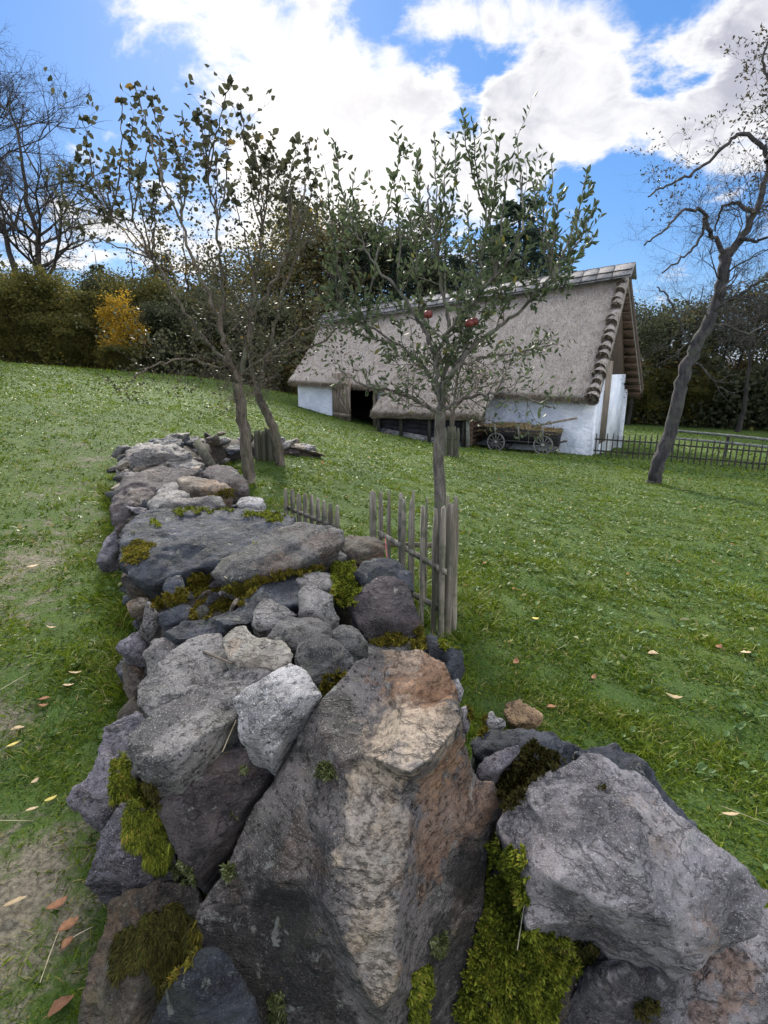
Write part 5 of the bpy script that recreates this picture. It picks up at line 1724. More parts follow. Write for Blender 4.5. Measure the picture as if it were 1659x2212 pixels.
def wall_strip(mb, t0, t1, thick=.45, inset=0.0, n=14):
    for i in range(n):
        ta, tb = t0 + (t1 - t0) * i / n, t0 + (t1 - t0) * (i + 1) / n
        fa, fb = (ta - tR) / (tL - tR), (tb - tR) / (tL - tR)
        za, zb = ER.lerp(EL, fa).z + .22, ER.lerp(EL, fb).z + .22
        A0, B0 = fpt(ta, inset, 0), fpt(tb, inset, 0)
        A1, B1 = fpt(ta, inset + thick, 0), fpt(tb, inset + thick, 0)
        ga, gb_ = ground(A0.x, A0.y) - .25, ground(B0.x, B0.y) - .25
        b = [Vector((A0.x, A0.y, ga)), Vector((B0.x, B0.y, gb_)), Vector((B1.x, B1.y, gb_)), Vector((A1.x, A1.y, ga))]
        t = [Vector((A0.x, A0.y, za)), Vector((B0.x, B0.y, zb)), Vector((B1.x, B1.y, zb)), Vector((A1.x, A1.y, za))]
        base = len(mb.V)
        k = mb.n
        mb.add(b + t, [(0, 4, 5, 1), (3, 2, 6, 7), (4, 7, 6, 5)] + ([(0, 3, 7, 4)] if i == 0 else []) + ([(1, 5, 6, 2)] if i == n - 1 else []))


mb = MB(); wall_strip(mb, 0, dR); mb.build('wall', m_plaster, barn, False, BB)
BW = min(BL, tL - .18)
mb = MB(); wall_strip(mb, dL, BW); mb.build('wall', m_plaster, barn, False, BB)
# near gable wall: white masonry below, boards above
wz = 1.42
mb = MB()
g0 = ground(P0.x, P0.y) - .3
p1, p2, p3 = fpt(0.003, .452, g0), fpt(0.003, 5.0, g0 - .1), fpt(.45, 5.0, g0 - .1)
mb.hexa([fpt(.003, .452, g0), fpt(.003, 1.3, g0), fpt(.45, 1.3, g0), fpt(.45, .452, g0)], [fpt(.003, .452, 1.0), fpt(.003, 1.3, 1.35), fpt(.45, 1.3, 1.35), fpt(.45, .452, 1.0)])
mb.hexa([fpt(.003, 2.3, g0), fpt(.003, 5.6, g0), fpt(.45, 5.6, g0), fpt(.45, 2.3, g0)], [fpt(.003, 2.3, wz), fpt(.003, 5.6, wz), fpt(.45, 5.6, wz), fpt(.45, 2.3, wz)])
mb.build('gable_wall', m_plaster, barn, False, BB)
mb = MB()
for i in range(4):
    w0 = 1.3 + i * .25
    mb.hexa([fpt(-.03, w0 + .005, g0 + .55), fpt(-.03, w0 + .245, g0 + .55), fpt(.09, w0 + .245, g0 + .55), fpt(.09, w0 + .005, g0 + .55)], [fpt(-.03, w0 + .005, 1.9), fpt(-.03, w0 + .245, 1.9), fpt(.09, w0 + .245, 1.9), fpt(.09, w0 + .005, 1.9)])
mb.build('gable_door', m_board, barn, False, BB)
mb = MB()
mb.hexa([fpt(.01, 1.3, g0), fpt(.01, 2.3, g0), fpt(.45, 2.3, g0), fpt(.45, 1.3, g0)], [fpt(.01, 1.3, g0 + .76), fpt(.01, 2.3, g0 + .76), fpt(.45, 2.3, g0 + .76), fpt(.45, 1.3, g0 + .76)])
mb.build('gable_wall', m_plaster, barn, False, BB)
mb = MB()
nbw = 26
for i in range(nbw):
    w0, w1 = .3 + i * (2 * HW - .3) / nbw, .3 + (i + .95) * (2 * HW - .3) / nbw
    wm = (w0 + w1) / 2
    fz_ = 1 - abs(wm - HW) / (HW + .42)
    top = ER.z + (RRv.z - ER.z) * fz_ - .30
    lo = 1.2
    if top < lo + .05: continue
    mb.hexa([fpt(.10, w0, lo), fpt(.10, w1, lo), fpt(.14, w1, lo), fpt(.14, w0, lo)], [fpt(.10, w0, top), fpt(.10, w1, top), fpt(.14, w1, top), fpt(.14, w0, top)])
mb.build('gable_boards', m_gable, barn, False, BB)
# back and far walls close the building
mb = MB()
mb.hexa([fpt(0, 2 * HW, -2.2), fpt(BW, 2 * HW, -2.2), fpt(BW, 2 * HW + .2, -2.2), fpt(0, 2 * HW + .2, -2.2)], [fpt(0, 2 * HW, .9), fpt(BW, 2 * HW, .9), fpt(BW, 2 * HW + .2, .9), fpt(0, 2 * HW + .2, .9)])
mb.build('wall', m_plaster, barn, False, BB)
mb = MB()
nb_ = 20
for i in range(nb_):
    w0, w1 = .46 + i * (2 * HW - .47) / nb_, .46 + (i + 1) * (2 * HW - .47) / nb_
    wm = (w0 + w1) / 2
    top = EL.z + (RLv.z - EL.z) * (1 - (abs(wm - HW) + .2) / (HW + .42)) - .40
    mb.hexa([fpt(BW - .3, w0, -1.6), fpt(BW - .3, w1, -1.6), fpt(BW, w1, -1.6), fpt(BW, w0, -1.6)], [fpt(BW - .3, w0, top), fpt(BW - .3, w1, top), fpt(BW, w1, top), fpt(BW, w0, top)])
mb.build('gable_wall', m_plaster, barn, False, BB)
# near-black panel behind the doorway, its colour standing in for interior shade
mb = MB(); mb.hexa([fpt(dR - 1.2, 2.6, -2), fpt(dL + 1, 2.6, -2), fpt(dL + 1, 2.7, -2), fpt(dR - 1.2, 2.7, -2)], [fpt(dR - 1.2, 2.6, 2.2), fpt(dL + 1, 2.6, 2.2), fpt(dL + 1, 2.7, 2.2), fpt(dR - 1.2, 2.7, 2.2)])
mb.build('doorway_dark', m_void, barn, False, BB)
# open door leaf
hinge = fac(722, 905); hz0 = hinge.z
dtop = fac(722, 806).z
dq = fac(775, 905)
dw = (Vector((dq.x - hinge.x, dq.y - hinge.y, 0))).length
door_dir = (-BD * .93 - BN * .36).normalized()
hb = Vector((hinge.x, hinge.y, 0)) - BN * .04
door = None
mb = MB()
np_ = 5
for i in range(np_):
    a_ = hb + door_dir * (dw * 1.05 * i / np_ + .006); b_ = hb + door_dir * (dw * 1.05 * (i + 1) / np_ - .006)
    t_ = door_dir.cross(Vector((0, 0, 1))) * .035
    z0, z1 = hz0 - .02, dtop
    mb.hexa([Vector((a_.x, a_.y, z0)), Vector((b_.x, b_.y, z0)), Vector((b_.x + t_.x, b_.y + t_.y, z0)), Vector((a_.x + t_.x, a_.y + t_.y, z0))],
            [Vector((a_.x, a_.y, z1)), Vector((b_.x, b_.y, z1)), Vector((b_.x + t_.x, b_.y + t_.y, z1)), Vector((a_.x + t_.x, a_.y + t_.y, z1))])
door = mb.build('door', m_board, barn, False, BB)
mb = MB()
t_ = door_dir.cross(Vector((0, 0, 1))).normalized()
for sgn in (1, -1):
    o_ = t_ * (.055 if sgn > 0 else -.022)
    for zf in (.12, .78):
        z_ = hz0 + (dtop - hz0) * zf
        a_, b_ = hb + door_dir * .02 + o_, hb + door_dir * dw * 1.02 + o_
        mb.bar(Vector((a_.x, a_.y, z_)), Vector((b_.x, b_.y, z_)), .03, .14)
    a_, b_ = hb + door_dir * .06 + o_ * 1.5, hb + door_dir * dw * .98 + o_ * 1.5
    mb.bar(Vector((a_.x, a_.y, hz0 + (dtop - hz0) * .74)), Vector((b_.x, b_.y, hz0 + (dtop - hz0) * .16)), .02, .10)
mb.build('door_brace', m_board, door, False, BB)
mb = MB()
for tq in (dR, dL):
    q = fpt(tq, -.02, 0)
    mb.bar(Vector((q.x, q.y, ground(q.x, q.y) - .1)), Vector((q.x, q.y, ER.lerp(EL, (tq - tR) / (tL - tR)).z + .2)), .16, .16, BN)
mb.build('door_post', m_board, barn, False, BB)

# lean-to shed with its own lower thatch
so = 1.75
SL, SR = fac(800, 889, so + .35), fac(1036, 893, so + .35)
ts0, ts1 = tt_of(SR), tt_of(SL)
UL = roof_pt(min(1, max(0, (ts1 - tR) / (tL - tR))), .10); UR = roof_pt(min(1, max(0, (ts0 - tR) / (tL - tR))), .10)
V_, Q_ = [], []
nu2, nw2 = 40, 14
for s_ in (0, 1):
    for i in range(nu2 + 1):
        for j in range(nw2 + 1):
            f = j / nw2
            q = SR.lerp(SL, i / nu2).lerp(UR.lerp(UL, i / nu2), f)
            q.z += .05 * noise.fractal(q * 1.4, 1, 2, 3) + .10 * math.sin(f * math.pi) * .3
            if s_: q = q - Vector((0, 0, .24 - .1 * f)) + BN * .05
            else: q = q + Vector((0, 0, .10 * f))
            V_.append(tuple(q - BB))
of2 = (nu2 + 1) * (nw2 + 1)
ix2 = lambda i, j, s_: s_ * of2 + i * (nw2 + 1) + j
for i in range(nu2):
    for j in range(nw2):
        Q_.append((ix2(i, j, 0), ix2(i, j + 1, 0), ix2(i + 1, j + 1, 0), ix2(i + 1, j, 0)))
        Q_.append((ix2(i, j, 1), ix2(i + 1, j, 1), ix2(i + 1, j + 1, 1), ix2(i, j + 1, 1)))
    Q_.append((ix2(i, 0, 0), ix2(i + 1, 0, 0), ix2(i + 1, 0, 1), ix2(i, 0, 1)))
for j in range(nw2):
    Q_.append((ix2(0, j, 0), ix2(0, j, 1), ix2(0, j + 1, 1), ix2(0, j + 1, 0)))
    Q_.append((ix2(nu2, j, 0), ix2(nu2, j + 1, 0), ix2(nu2, j + 1, 1), ix2(nu2, j, 1)))
sroof = link('shed_roof', mesh_np('shed_roof', V_, Q_, smooth=True), m_thatch, barn)
lst = []
for _ in range(2600):
    q = SR.lerp(SL, rr.random()); dn = (SR - UR).normalized()
    lst.append((q - dn * .06 - Vector((0, 0, .18 * rr.random())), dn))
for _ in range(4000):
    f = rr.random(); i = rr.random()
    q = SR.lerp(SL, i).lerp(UR.lerp(UL, i), f); dn = (SR - UR).normalized()
    lst.append((q + Vector((0, 0, .05 + .1 * f)), dn * .95 + Vector((0, 0, .12))))
straw_on(lst, 'straw', sroof, .15, .015)
wl0, wl1 = tt_of(fac(1003, 930, so)), tt_of(fac(820, 930, so))
ztop = (SL.z + SR.z) / 2 - .02
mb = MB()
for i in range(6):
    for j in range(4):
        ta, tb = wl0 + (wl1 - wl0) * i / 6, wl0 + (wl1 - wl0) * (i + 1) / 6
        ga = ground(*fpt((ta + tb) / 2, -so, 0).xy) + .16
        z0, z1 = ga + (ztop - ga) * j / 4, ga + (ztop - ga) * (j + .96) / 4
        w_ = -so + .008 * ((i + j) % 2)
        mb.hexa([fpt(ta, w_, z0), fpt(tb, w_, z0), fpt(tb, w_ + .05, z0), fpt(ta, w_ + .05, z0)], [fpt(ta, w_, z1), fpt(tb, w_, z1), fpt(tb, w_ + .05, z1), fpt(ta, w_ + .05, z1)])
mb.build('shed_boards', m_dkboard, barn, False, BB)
for f in (0, .38, .72, 1):
    mb = MB()
    q = fpt(wl0 + (wl1 - wl0) * f, -so - .05, 0)
    mb.bar(Vector((q.x, q.y, ground(q.x, q.y))), Vector((q.x, q.y, ztop)), .10, .10, BN)
    mb.build('shed_post', m_fence, barn, False, BB)
q = fpt(tt_of(fac(1015, 930, so)), -so - .1, 0)
mb = MB(); mb.bar(Vector((q.x, q.y, ground(q.x, q.y) - .02)), Vector((q.x - .05, q.y, ztop + .05)), .10, .10, BN); mb.build('shed_prop', m_rail, barn, False, BB)
mb = MB()
for j in range(6):
    a_, b_ = fpt(wl0 + .02, -so + .06, 0), fpt(wl0 + .02, -.02, 0)
    g = ground(a_.x, a_.y) + .12 + j * (ztop - ground(a_.x, a_.y) - .1) / 6
    mb.tube([Vector((a_.x, a_.y, g)), Vector((b_.x, b_.y, g))], [.085, .085], 8)
    c_ = a_ - BN * .0 - BD * .25
    mb.tube([Vector((a_.x, a_.y, g)), Vector((c_.x, c_.y, g))], [.075, .075], 8)
mb.build('shed_logs', m_log, barn, True, BB)
mb = MB()
mb.hexa([fpt(wl0, -so - .02, -2.2), fpt(wl1, -so - .02, -2.2), fpt(wl1, -so + .10, -2.2), fpt(wl0, -so + .10, -2.2)],
        [fpt(wl0, -so - .02, ground(*fpt(wl0, -so, 0).xy) + .15), fpt(wl1, -so - .02, ground(*fpt(wl1, -so, 0).xy) + .15), fpt(wl1, -so + .10, ground(*fpt(wl1, -so, 0).xy) + .15), fpt(wl0, -so + .10, ground(*fpt(wl0, -so, 0).xy) + .15)])
m_found = simple_mat('footing_stone', (.06, .06, .062), (.26, .26, .25), 7, 4, (1, 1, 2), bump=1, bdist=.03, use_obj=True)
mb.build('shed_footing', m_found, barn, False, BB)
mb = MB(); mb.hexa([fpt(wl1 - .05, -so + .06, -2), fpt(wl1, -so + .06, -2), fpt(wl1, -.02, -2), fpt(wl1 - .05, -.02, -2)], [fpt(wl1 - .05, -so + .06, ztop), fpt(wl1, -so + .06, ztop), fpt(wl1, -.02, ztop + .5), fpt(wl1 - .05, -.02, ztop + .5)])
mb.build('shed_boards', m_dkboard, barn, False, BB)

# ------------------------------------------------------------------ hay wagon
m_wagon = simple_mat('wagon_wood', (.014, .014, .016), (.05, .048, .05), 16, 5, (.2, .2, 1), bump=.6, bdist=.01)
m_wheel = simple_mat('wheel_wood', (.11, .11, .105), (.27, .265, .25), 20, 4, bump=.4, bdist=.006)
m_iron = simple_mat('iron', (.05, .048, .046), (.12, .11, .10), 30, 3, rough=.6, bump=.2)
wo = 1.15
W1, W2 = fac(1071, 955, wo), fac(1173, 962, wo)
wdir = (W2 - W1).normalized(); wlen = (W2 - W1).length
wside = Vector((wdir.y, -wdir.x, 0)).normalized()
if wside.dot(BN) > 0: wside = -wside
rad_w = .325
wag = empty('farm_wagon', (W1 + W2) / 2 + BN * .45 - Vector((0, 0, rad_w)), label='dark wooden hay wagon on pale spoked wheels, parked along the barn wall', cat='wagon')
WB = wag.location.copy()
up = Vector((0, 0, 1))


def wheel(c, r_):
    rim = MB()
    pts = [c + (wdir * math.cos(t) + up * math.sin(t)) * r_ for t in np.linspace(0, 2 * math.pi, 33)]
    for i in range(32):
        a_, b_ = pts[i], pts[i + 1]
        ci, cj = (a_ - c).normalized(), (b_ - c).normalized()
        rim.add([a_ - ci * .05 - wside * .03, a_ - ci * .05 + wside * .03, a_ + wside * .03, a_ - wside * .03, b_ - cj * .05 - wside * .03, b_ - cj * .05 + wside * .03, b_ + wside * .03, b_ - wside * .03], [(0, 1, 5, 4), (1, 2, 6, 5), (2, 3, 7, 6), (3, 0, 4, 7)])
    wh = rim.build('wheel', m_wheel, wag, False, WB)
    hb_ = MB(); hb_.tube([c - wside * .09, c - wside * .04, c + wside * .05, c + wside * .10], [.045, .06, .06, .04], 12); hb_.tube([c - wside * .08, c - wside * .1], [.02, .02], 8); hb_.build('hub', m_wheel, wh, True, WB)
    sp = MB()
    for k in range(12):
        t = k * math.pi / 6 + .1
        dd = wdir * math.cos(t) + up * math.sin(t)
        sp.bar(c + dd * .05, c + dd * (r_ - .045), .028, .028, wside)
    sp.build('spokes', m_wheel, wh, False, WB)


for c in (W1, W2):
    wheel(c, rad_w); wheel(c + BN * .95, rad_w)
mb = MB()
for c in (W1, W2): mb.tube([c - wside * .08, c + BN * 1.0], [.03, .03], 8)
mb.build('axle', m_iron, wag, True, WB)
mb = MB()
e0, e1 = W1 - wdir * .62, W2 + wdir * .36
for side_, sg in ((BN * .12, -1), (BN * .82, 1)):
    fl_ = BN * (sg * .18)
    mb.hexa([e0 + side_ + up * .10 + wdir * .12, e1 + side_ + up * .08 - wdir * .05, e1 + side_ + up * .08 + BN * .035 - wdir * .05, e0 + side_ + up * .10 + BN * .035 + wdir * .12],
            [e0 + side_ + fl_ + up * .52, e1 + side_ + fl_ + up * .46, e1 + side_ + fl_ + BN * .035 + up * .46, e0 + side_ + fl_ + BN * .035 + up * .52])
mb.hexa([e0 + BN * .1 + up * .06 + wdir * .12, e1 + BN * .1 + up * .05 - wdir * .05, e1 + BN * .88 + up * .05 - wdir * .05, e0 + BN * .88 + up * .06 + wdir * .12], [e0 + BN * .1 + up * .095 + wdir * .12, e1 + BN * .1 + up * .075 - wdir * .05, e1 + BN * .88 + up * .075 - wdir * .05, e0 + BN * .88 + up * .095 + wdir * .12])
for e_, h_ in ((e0 + wdir * .12, .5), (e1 - wdir * .05, .45)):
    mb.hexa([e_ + BN * .16 + up * .10, e_ + BN * .82 + up * .10, e_ + BN * .82 + up * .10 + wdir * .03, e_ + BN * .16 + up * .10 + wdir * .03], [e_ + BN * .02 + up * h_, e_ + BN * .96 + up * h_, e_ + BN * .96 + up * h_ + wdir * .03, e_ + BN * .02 + up * h_ + wdir * .03])
mb.build('wagon_box', m_wagon, wag, False, WB)
mb = MB()
for c in (W1 - wdir * .02, W2 - wdir * .02, W1 + wdir * .8):
    mb.bar(c + BN * .07 + up * .05, c - BN * .16 + up * .62, .04, .04, wdir)
mb.build('side_stake', m_wheel, wag, False, WB)
mb = MB(); mb.bar(W1 - wdir * .3 - up * .02 + BN * .45, W2 + wdir * .4 - up * .02 + BN * .45, .09, .09); mb.bar(W1 + BN * .02 + up * .08 - wdir * .5, W2 + BN * .02 + up * .06 + wdir * .3, .04, .05); mb.build('under_pole', m_wagon, wag, False, WB)
dq = fac(1225, 953, wo - .4)
mb = MB(); mb.bar(W2 + BN * .45 + wdir * .1, dq + BN * .0, .06, .06); mb.bar(dq - BN * .1 + wdir * -.1, dq + BN * .14 - wdir * .1, .04, .04); mb.build('drawbar', m_iron, wag, False, WB)
# hay heap
hv = []
mb = MB()
lst = []
for _ in range(3600):
    f = random.random(); s_ = random.random()
    h_ = .10 * math.sin(min(1, f * 1.15) * math.pi) ** .7 * math.sin(s_ * math.pi) ** .6 + .03 * noise.noise(Vector((f * 6, s_ * 5, 0)))
    q = e0.lerp(e1, f) + BN * (-.04 + 1.02 * s_) + up * (.45 + h_ * (1.6 if f < .6 else 1.0) + .03 * random.random() - (.08 if s_ < .08 else 0))
    lst.append((q, Vector((random.gauss(0, 1), random.gauss(0, 1), random.gauss(0, .35)))))
P = np.array([tuple(q[0]) for q in lst]); D = np.array([tuple(q[1]) for q in lst]); D /= np.linalg.norm(D, axis=1)[:, None]
hc = P.mean(0)
V, Q, Tq, tt = blades(P - hc, D, rng.uniform(.08, .26, len(P)), rng.uniform(.01, .022, len(P)), np.clip(rng.normal(.6, .2, len(P)), 0, 1), np.tile([0, 0, -.3], (len(P), 1)))
m_hay = leaf_mat('hay_straw', (.11, .085, .045), (.36, .28, .15), None, .15, .9)
hay = link('hay', mesh_np('hay', V, Q, Tq, {'tint': tt}), m_hay, None, Vector(map(float, hc)))
tag(hay, 'thin layer of yellowish hay lying in the wagon', 'hay')
mb = MB(); mb.bar(fac(1130, 925, wo - .3), fac(1246, 903, wo - .1), .10, .07); o = mb.build('beam', m_board); tag(o, 'long pale wooden beam sticking out of the hay wagon to the right', 'beam')

# ------------------------------------------------------------------ background trees
def far_leaves(name):
    pass


def bg_proto(kind, seed):
    """a tree about 10 m tall around the origin: trunk and crown meshes"""
    rr = random.Random(seed)
    r_np = np.random.default_rng(seed)
    T = Tree(seed)
    mb = T.mb
    P, D, L = [], [], []
    if kind == 'spruce':
        T.limb([(0, 0, 0), (.05, 0, 5), (0, 0, 10)], .16, .02, 8)
        for i in range(30):
            z = .9 + 8.6 * (i / 30) ** .92 + rr.uniform(-.1, .1)
            rad0 = 2.5 * (1 - z / 10.3) ** .9 + .12
            for k in range(7):
                a_ = rr.random() * 6.28
                rad = rad0 * rr.uniform(.55, 1.15)
                n_ = int(16 + 34 * rad / 2.4)
                f = r_np.random(n_) ** .75
                cx_, sx_ = math.cos(a_), math.sin(a_)
                wv = r_np.normal(size=n_) * .13 * (1.2 - f)
                q = np.stack([cx_ * rad * f - sx_ * wv, sx_ * rad * f + cx_ * wv, z - .42 * rad * f + .12 * rad * f * f - np.abs(r_np.normal(size=n_)) * .10], -1)
                P.append(q); D.append(np.stack([np.full(n_, cx_), np.full(n_, sx_), np.full(n_, -.6)], -1) + r_np.normal(size=(n_, 3)) * .45); L.append(r_np.uniform(.12, .28, n_))
        W = .35
    else:
        h = 10
        nl = {'broad': 9, 'shrub': 12, 'thin': 10, 'bare': 13, 'birch': 10}[kind]
        lean = rr.uniform(-.4, .4)
        if kind == 'shrub':
            trunks = [[(rr.uniform(-1, 1), rr.uniform(-1, 1), 0), (rr.uniform(-1.5, 1.5), rr.uniform(-1.5, 1.5), 4), (rr.uniform(-2.4, 2.4), rr.uniform(-2, 2), 8)] for _ in range(5)]
        else:
            trunks = [[(0, 0, 0), (lean * .5, .1, 3.0), (lean, -.1, 6), (lean * 1.3, .1, 9.3)]]
        for tr in trunks:
            c, rad = T.limb([Vector(q) for q in tr], .17 if kind != 'shrub' else .07, .02, 7, 6, .05)
            for k in range(nl if kind != 'shrub' else 4):
                t = rr.uniform(.3 if kind != 'bare' else .35, .97)
                i = min(int(t * (len(c) - 1)), len(c) - 2)
                a_ = rr.random() * 6.28
                ln = (3.0 if kind in ('broad', 'bare') else 2.2) * (1.15 - .7 * abs(t - .5)) * rr.uniform(.6, 1.1)
                d0 = Vector((math.cos(a_), math.sin(a_), rr.uniform(.4, 1.2)))
                pts = T.twig(c[i], d0, ln, rad[i] * .5 + .01, 2 if kind in ('bare', 'thin') else 1, .06, .2, None, (5, .55) if kind == 'bare' else (4, .5))
                if kind == 'bare':
                    for m in range(6):
                        j = rr.randrange(2, len(pts))
                        T.twig(pts[j], Vector((rr.gauss(0, 1), rr.gauss(0, 1), .5)), rr.uniform(.7, 1.5), .010, 2, .05, .2, None, (7, .6))
                dens = {'broad': 7, 'shrub': 8, 'thin': 4, 'bare': 0, 'birch': 9}[kind]
                for m in range(dens):
                    q = pts[rr.randrange(1, len(pts))]
                    n_ = {'broad': 80, 'shrub': 120, 'thin': 36, 'birch': 62}[kind]
                    sp_ = rr.uniform(.35, .75)
                    cl = r_np.normal(size=(n_, 3)) * np.array([sp_, sp_, sp_ * .6])
                    if kind == 'birch':
                        cl[:, 2] -= np.abs(r_np.normal(size=n_)) * 1.2; cl[:, :2] *= .45
                    P.append(np.array(tuple(q)) + cl)
                    D.append(r_np.normal(size=(n_, 3)) + np.array([0, 0, -.6 if kind != 'birch' else -1.6]))
                    L.append(r_np.uniform(.10, .22, n_))
        if kind == 'shrub':
            n_ = 3000
            a_ = r_np.random(n_) * 6.28; z = r_np.random(n_) ** 1.1 * 8.5
            rad = 2.6 * np.sqrt(np.clip(1 - (z / 9.5) ** 2, 0, 1)) * np.sqrt(r_np.random(n_)) * (1 + .25 * np.sin(a_ * 3 + z))
            P.append(np.stack([np.cos(a_) * rad, np.sin(a_) * rad, z], -1)); D.append(r_np.normal(size=(n_, 3)) + np.array([0, 0, -.5])); L.append(r_np.uniform(.15, .32, n_))
        W = .62
    tm = T.mb.mesh('trunk', True)
    cm = None
    if P:
        P = np.concatenate(P); D = np.concatenate(D); L = np.concatenate(L)
        P[:, 2] = np.maximum(P[:, 2], .05)
        cl = np.array([noise.noise(Vector(map(float, q)) * .9) for q in P])
        ti = np.clip(.42 + .5 * cl + r_np.normal(size=len(P)) * .2, 0, 1)
        V, Q, tt = leaf_cards(P, D, L, L * W, ti, .15)
        cm = mesh_np('crown', V, Q, None, {'tint': tt})
    return tm, cm


FM = {
    'olive': leaf_mat('foliage_olive', (.058, .062, .017), (.20, .185, .055), (.30, .22, .035), .5, .7, .86),
    'dark': leaf_mat('foliage_dark', (.034, .042, .024), (.115, .125, .065), (.16, .15, .04), .4, .7, .9),
    'autumn': leaf_mat('foliage_autumn', (.055, .048, .018), (.19, .15, .045), (.38, .24, .04), .45, .7, .78),
    'spruce': leaf_mat('foliage_spruce', (.018, .032, .022), (.055, .08, .055), None, .2, .7),
    'yellow': leaf_mat('foliage_yellow', (.26, .16, .015), (.62, .40, .045), None, .45, .7),
}
PROTO = {}
for kind in ('spruce', 'broad', 'shrub', 'thin', 'bare', 'birch'):
    PROTO[kind] = [bg_proto(kind, 300 + i * 7 + len(kind)) for i in range({'bare': 2, 'birch': 1}.get(kind, 2))]
CLONES = {}
cnt_bg = 0


def bg(kind, u, Y, vtop, fol, label, width=1.0, group='trees of the wood', x=None, cat='tree'):
    global cnt_bg
    name = {'spruce': 'spruce_tree', 'broad': 'broadleaf_tree', 'shrub': 'hazel_bush', 'thin': 'autumn_tree', 'bare': 'bare_tree', 'birch': 'birch_tree'}[kind]
    top = pt(u, vtop, Y)
    g = ground(top.x, Y)
    h = max(1.5, top.z - g)
    cnt_bg += 1
    var = cnt_bg % len(PROTO[kind])
    key = (kind, var, fol)
    s_ = h / 9.8
    if key not in CLONES:
        tm, cm = PROTO[kind][var]
        root = empty(name)
        t = tm.copy(); t.materials.clear(); link('trunk', t, m_far_bark, root)
        if cm:
            c = cm.copy(); c.materials.clear(); link('crown', c, FM[fol], root)
        CLONES[key] = root
        o = root
    else:
        o = copy_tree(CLONES[key])
    o.location = (top.x, Y, g - .1)
    o.scale = (s_ * width, s_ * width, s_)
    o.rotation_euler = (0, 0, random.uniform(0, 6.28))
    tag(o, label, cat, group)
    return o


# tall bare trees at the left edge
bg('bare', 44, 31, 165, 'dark', 'tall slim leafless tree standing out against blue sky on the left', 1.15, None)
bg('bare', -35, 33, 150, 'dark', 'leafless tree cut by the left edge of the photo', 1.1, None)
# golden birch
bg('birch', 243, 26.5, 628, 'yellow', 'small golden yellow birch glowing in front of the dark bushes', 1.7, None)
bg('shrub', 250, 26.2, 742, 'olive', 'low olive bush at the foot of the golden birch', 2.2, None, cat='bush')
# left belt of bushes
for (u, Y, vt, fol, w) in [(-60, 27, 610, 'olive', 1.3), (20, 28, 640, 'olive', 1.5), (70, 29, 600, 'olive', 1.4), (120, 28, 650, 'olive', 1.5), (170, 30, 585, 'olive', 1.4), (215, 30, 600, 'olive', 1.3), (300, 30, 590, 'olive', 1.4), (345, 29, 660, 'dark', 1.5), (390, 31, 620, 'olive', 1.5), (440, 31, 600, 'dark', 1.4), (500, 32, 620, 'dark', 1.4), (560, 33, 600, 'dark', 1.4), (620, 34, 620, 'autumn', 1.4), (-20, 31, 580, 'dark', 1.4), (260, 33, 560, 'dark', 1.4), (90, 33, 590, 'dark', 1.4)]:
    vt += random.uniform(-50, 25); w *= random.uniform(.75, 1.0)
    bg('shrub', u, Y, vt, fol, 'dense olive bush in the belt along the top of the left lawn' if fol != 'dark' else 'dark bush in the belt behind the left lawn', w, 'bushes of the wood edge', cat='bush')
for (u, Y, vt) in [(205, 34, 548), (345, 36, 520)]:
    bg('spruce', u, Y, vt, 'spruce', 'slim pointed spruce poking above the left bushes', 1.1, 'small spruces on the left')
for (u, Y, vt, fol, w) in [(330, 34, 470, 'autumn', 1.0), (400, 35, 470, 'autumn', 1.1), (450, 36, 500, 'dark', 1.1), (530, 36, 480, 'autumn', 1.1), (590, 37, 440, 'autumn', 1.1), (270, 35, 520, 'autumn', 1.2), (480, 37, 545, 'autumn', 1.2), (620, 38, 470, 'autumn', 1.2), (120, 36, 560, 'dark', 1.2), (180, 36, 555, 'autumn', 1.2)]:
    bg('thin', u, Y, vt, fol, 'thin autumn tree with sparse leaves behind the left fruit trees', w, 'sparse autumn trees')
# dark wood behind the barn
for (kind, u, Y, vt, fol, w) in [('thin', 640, 36, 430, 'autumn', 1.1), ('thin', 700, 35, 405, 'autumn', 1.1), ('thin', 745, 36, 420, 'autumn', 1.1), ('broad', 670, 38, 440, 'olive', 1.3), ('broad', 760, 38, 430, 'dark', 1.3), ('broad', 600, 39, 480, 'olive', 1.3), ('broad', 820, 37, 455, 'dark', 1.3), ('broad', 880, 36, 465, 'dark', 1.3), ('broad', 940, 36, 490, 'dark', 1.2), ('broad', 1000, 35, 540, 'dark', 1.2), ('broad', 1060, 35, 530, 'dark', 1.1), ('broad', 1120, 34, 530, 'dark', 1.0)]:
    if kind == 'broad':
        lab = 'dark full tree in the wood right behind the thatched roof'
    else:
        lab = 'sparse yellowing tree top above the wood, between apple tree and left fruit trees'
    bg(kind, u, Y, vt, fol, lab, w, 'dark trees behind the barn' if kind == 'broad' else 'sparse yellowing trees behind the barn')
for (u, Y, vt, w) in [(1128, 31, 388, 1.5), (1085, 33, 450, 1.3), (1175, 34, 455, 1.2)]:
    bg('spruce', u, Y, vt, 'spruce', 'tall dark spruce rising behind the thatched roof', w, 'spruces behind the barn')
for (u, Y, vt, w) in [(990, 33, 520, .9), (870, 34, 480, .9), (800, 35, 470, .9), (735, 33, 560, .9)]:
    bg('spruce', u, Y, vt, 'spruce', 'lower dark spruce behind the left half of the roof ridge', w, 'lower spruces behind the barn')
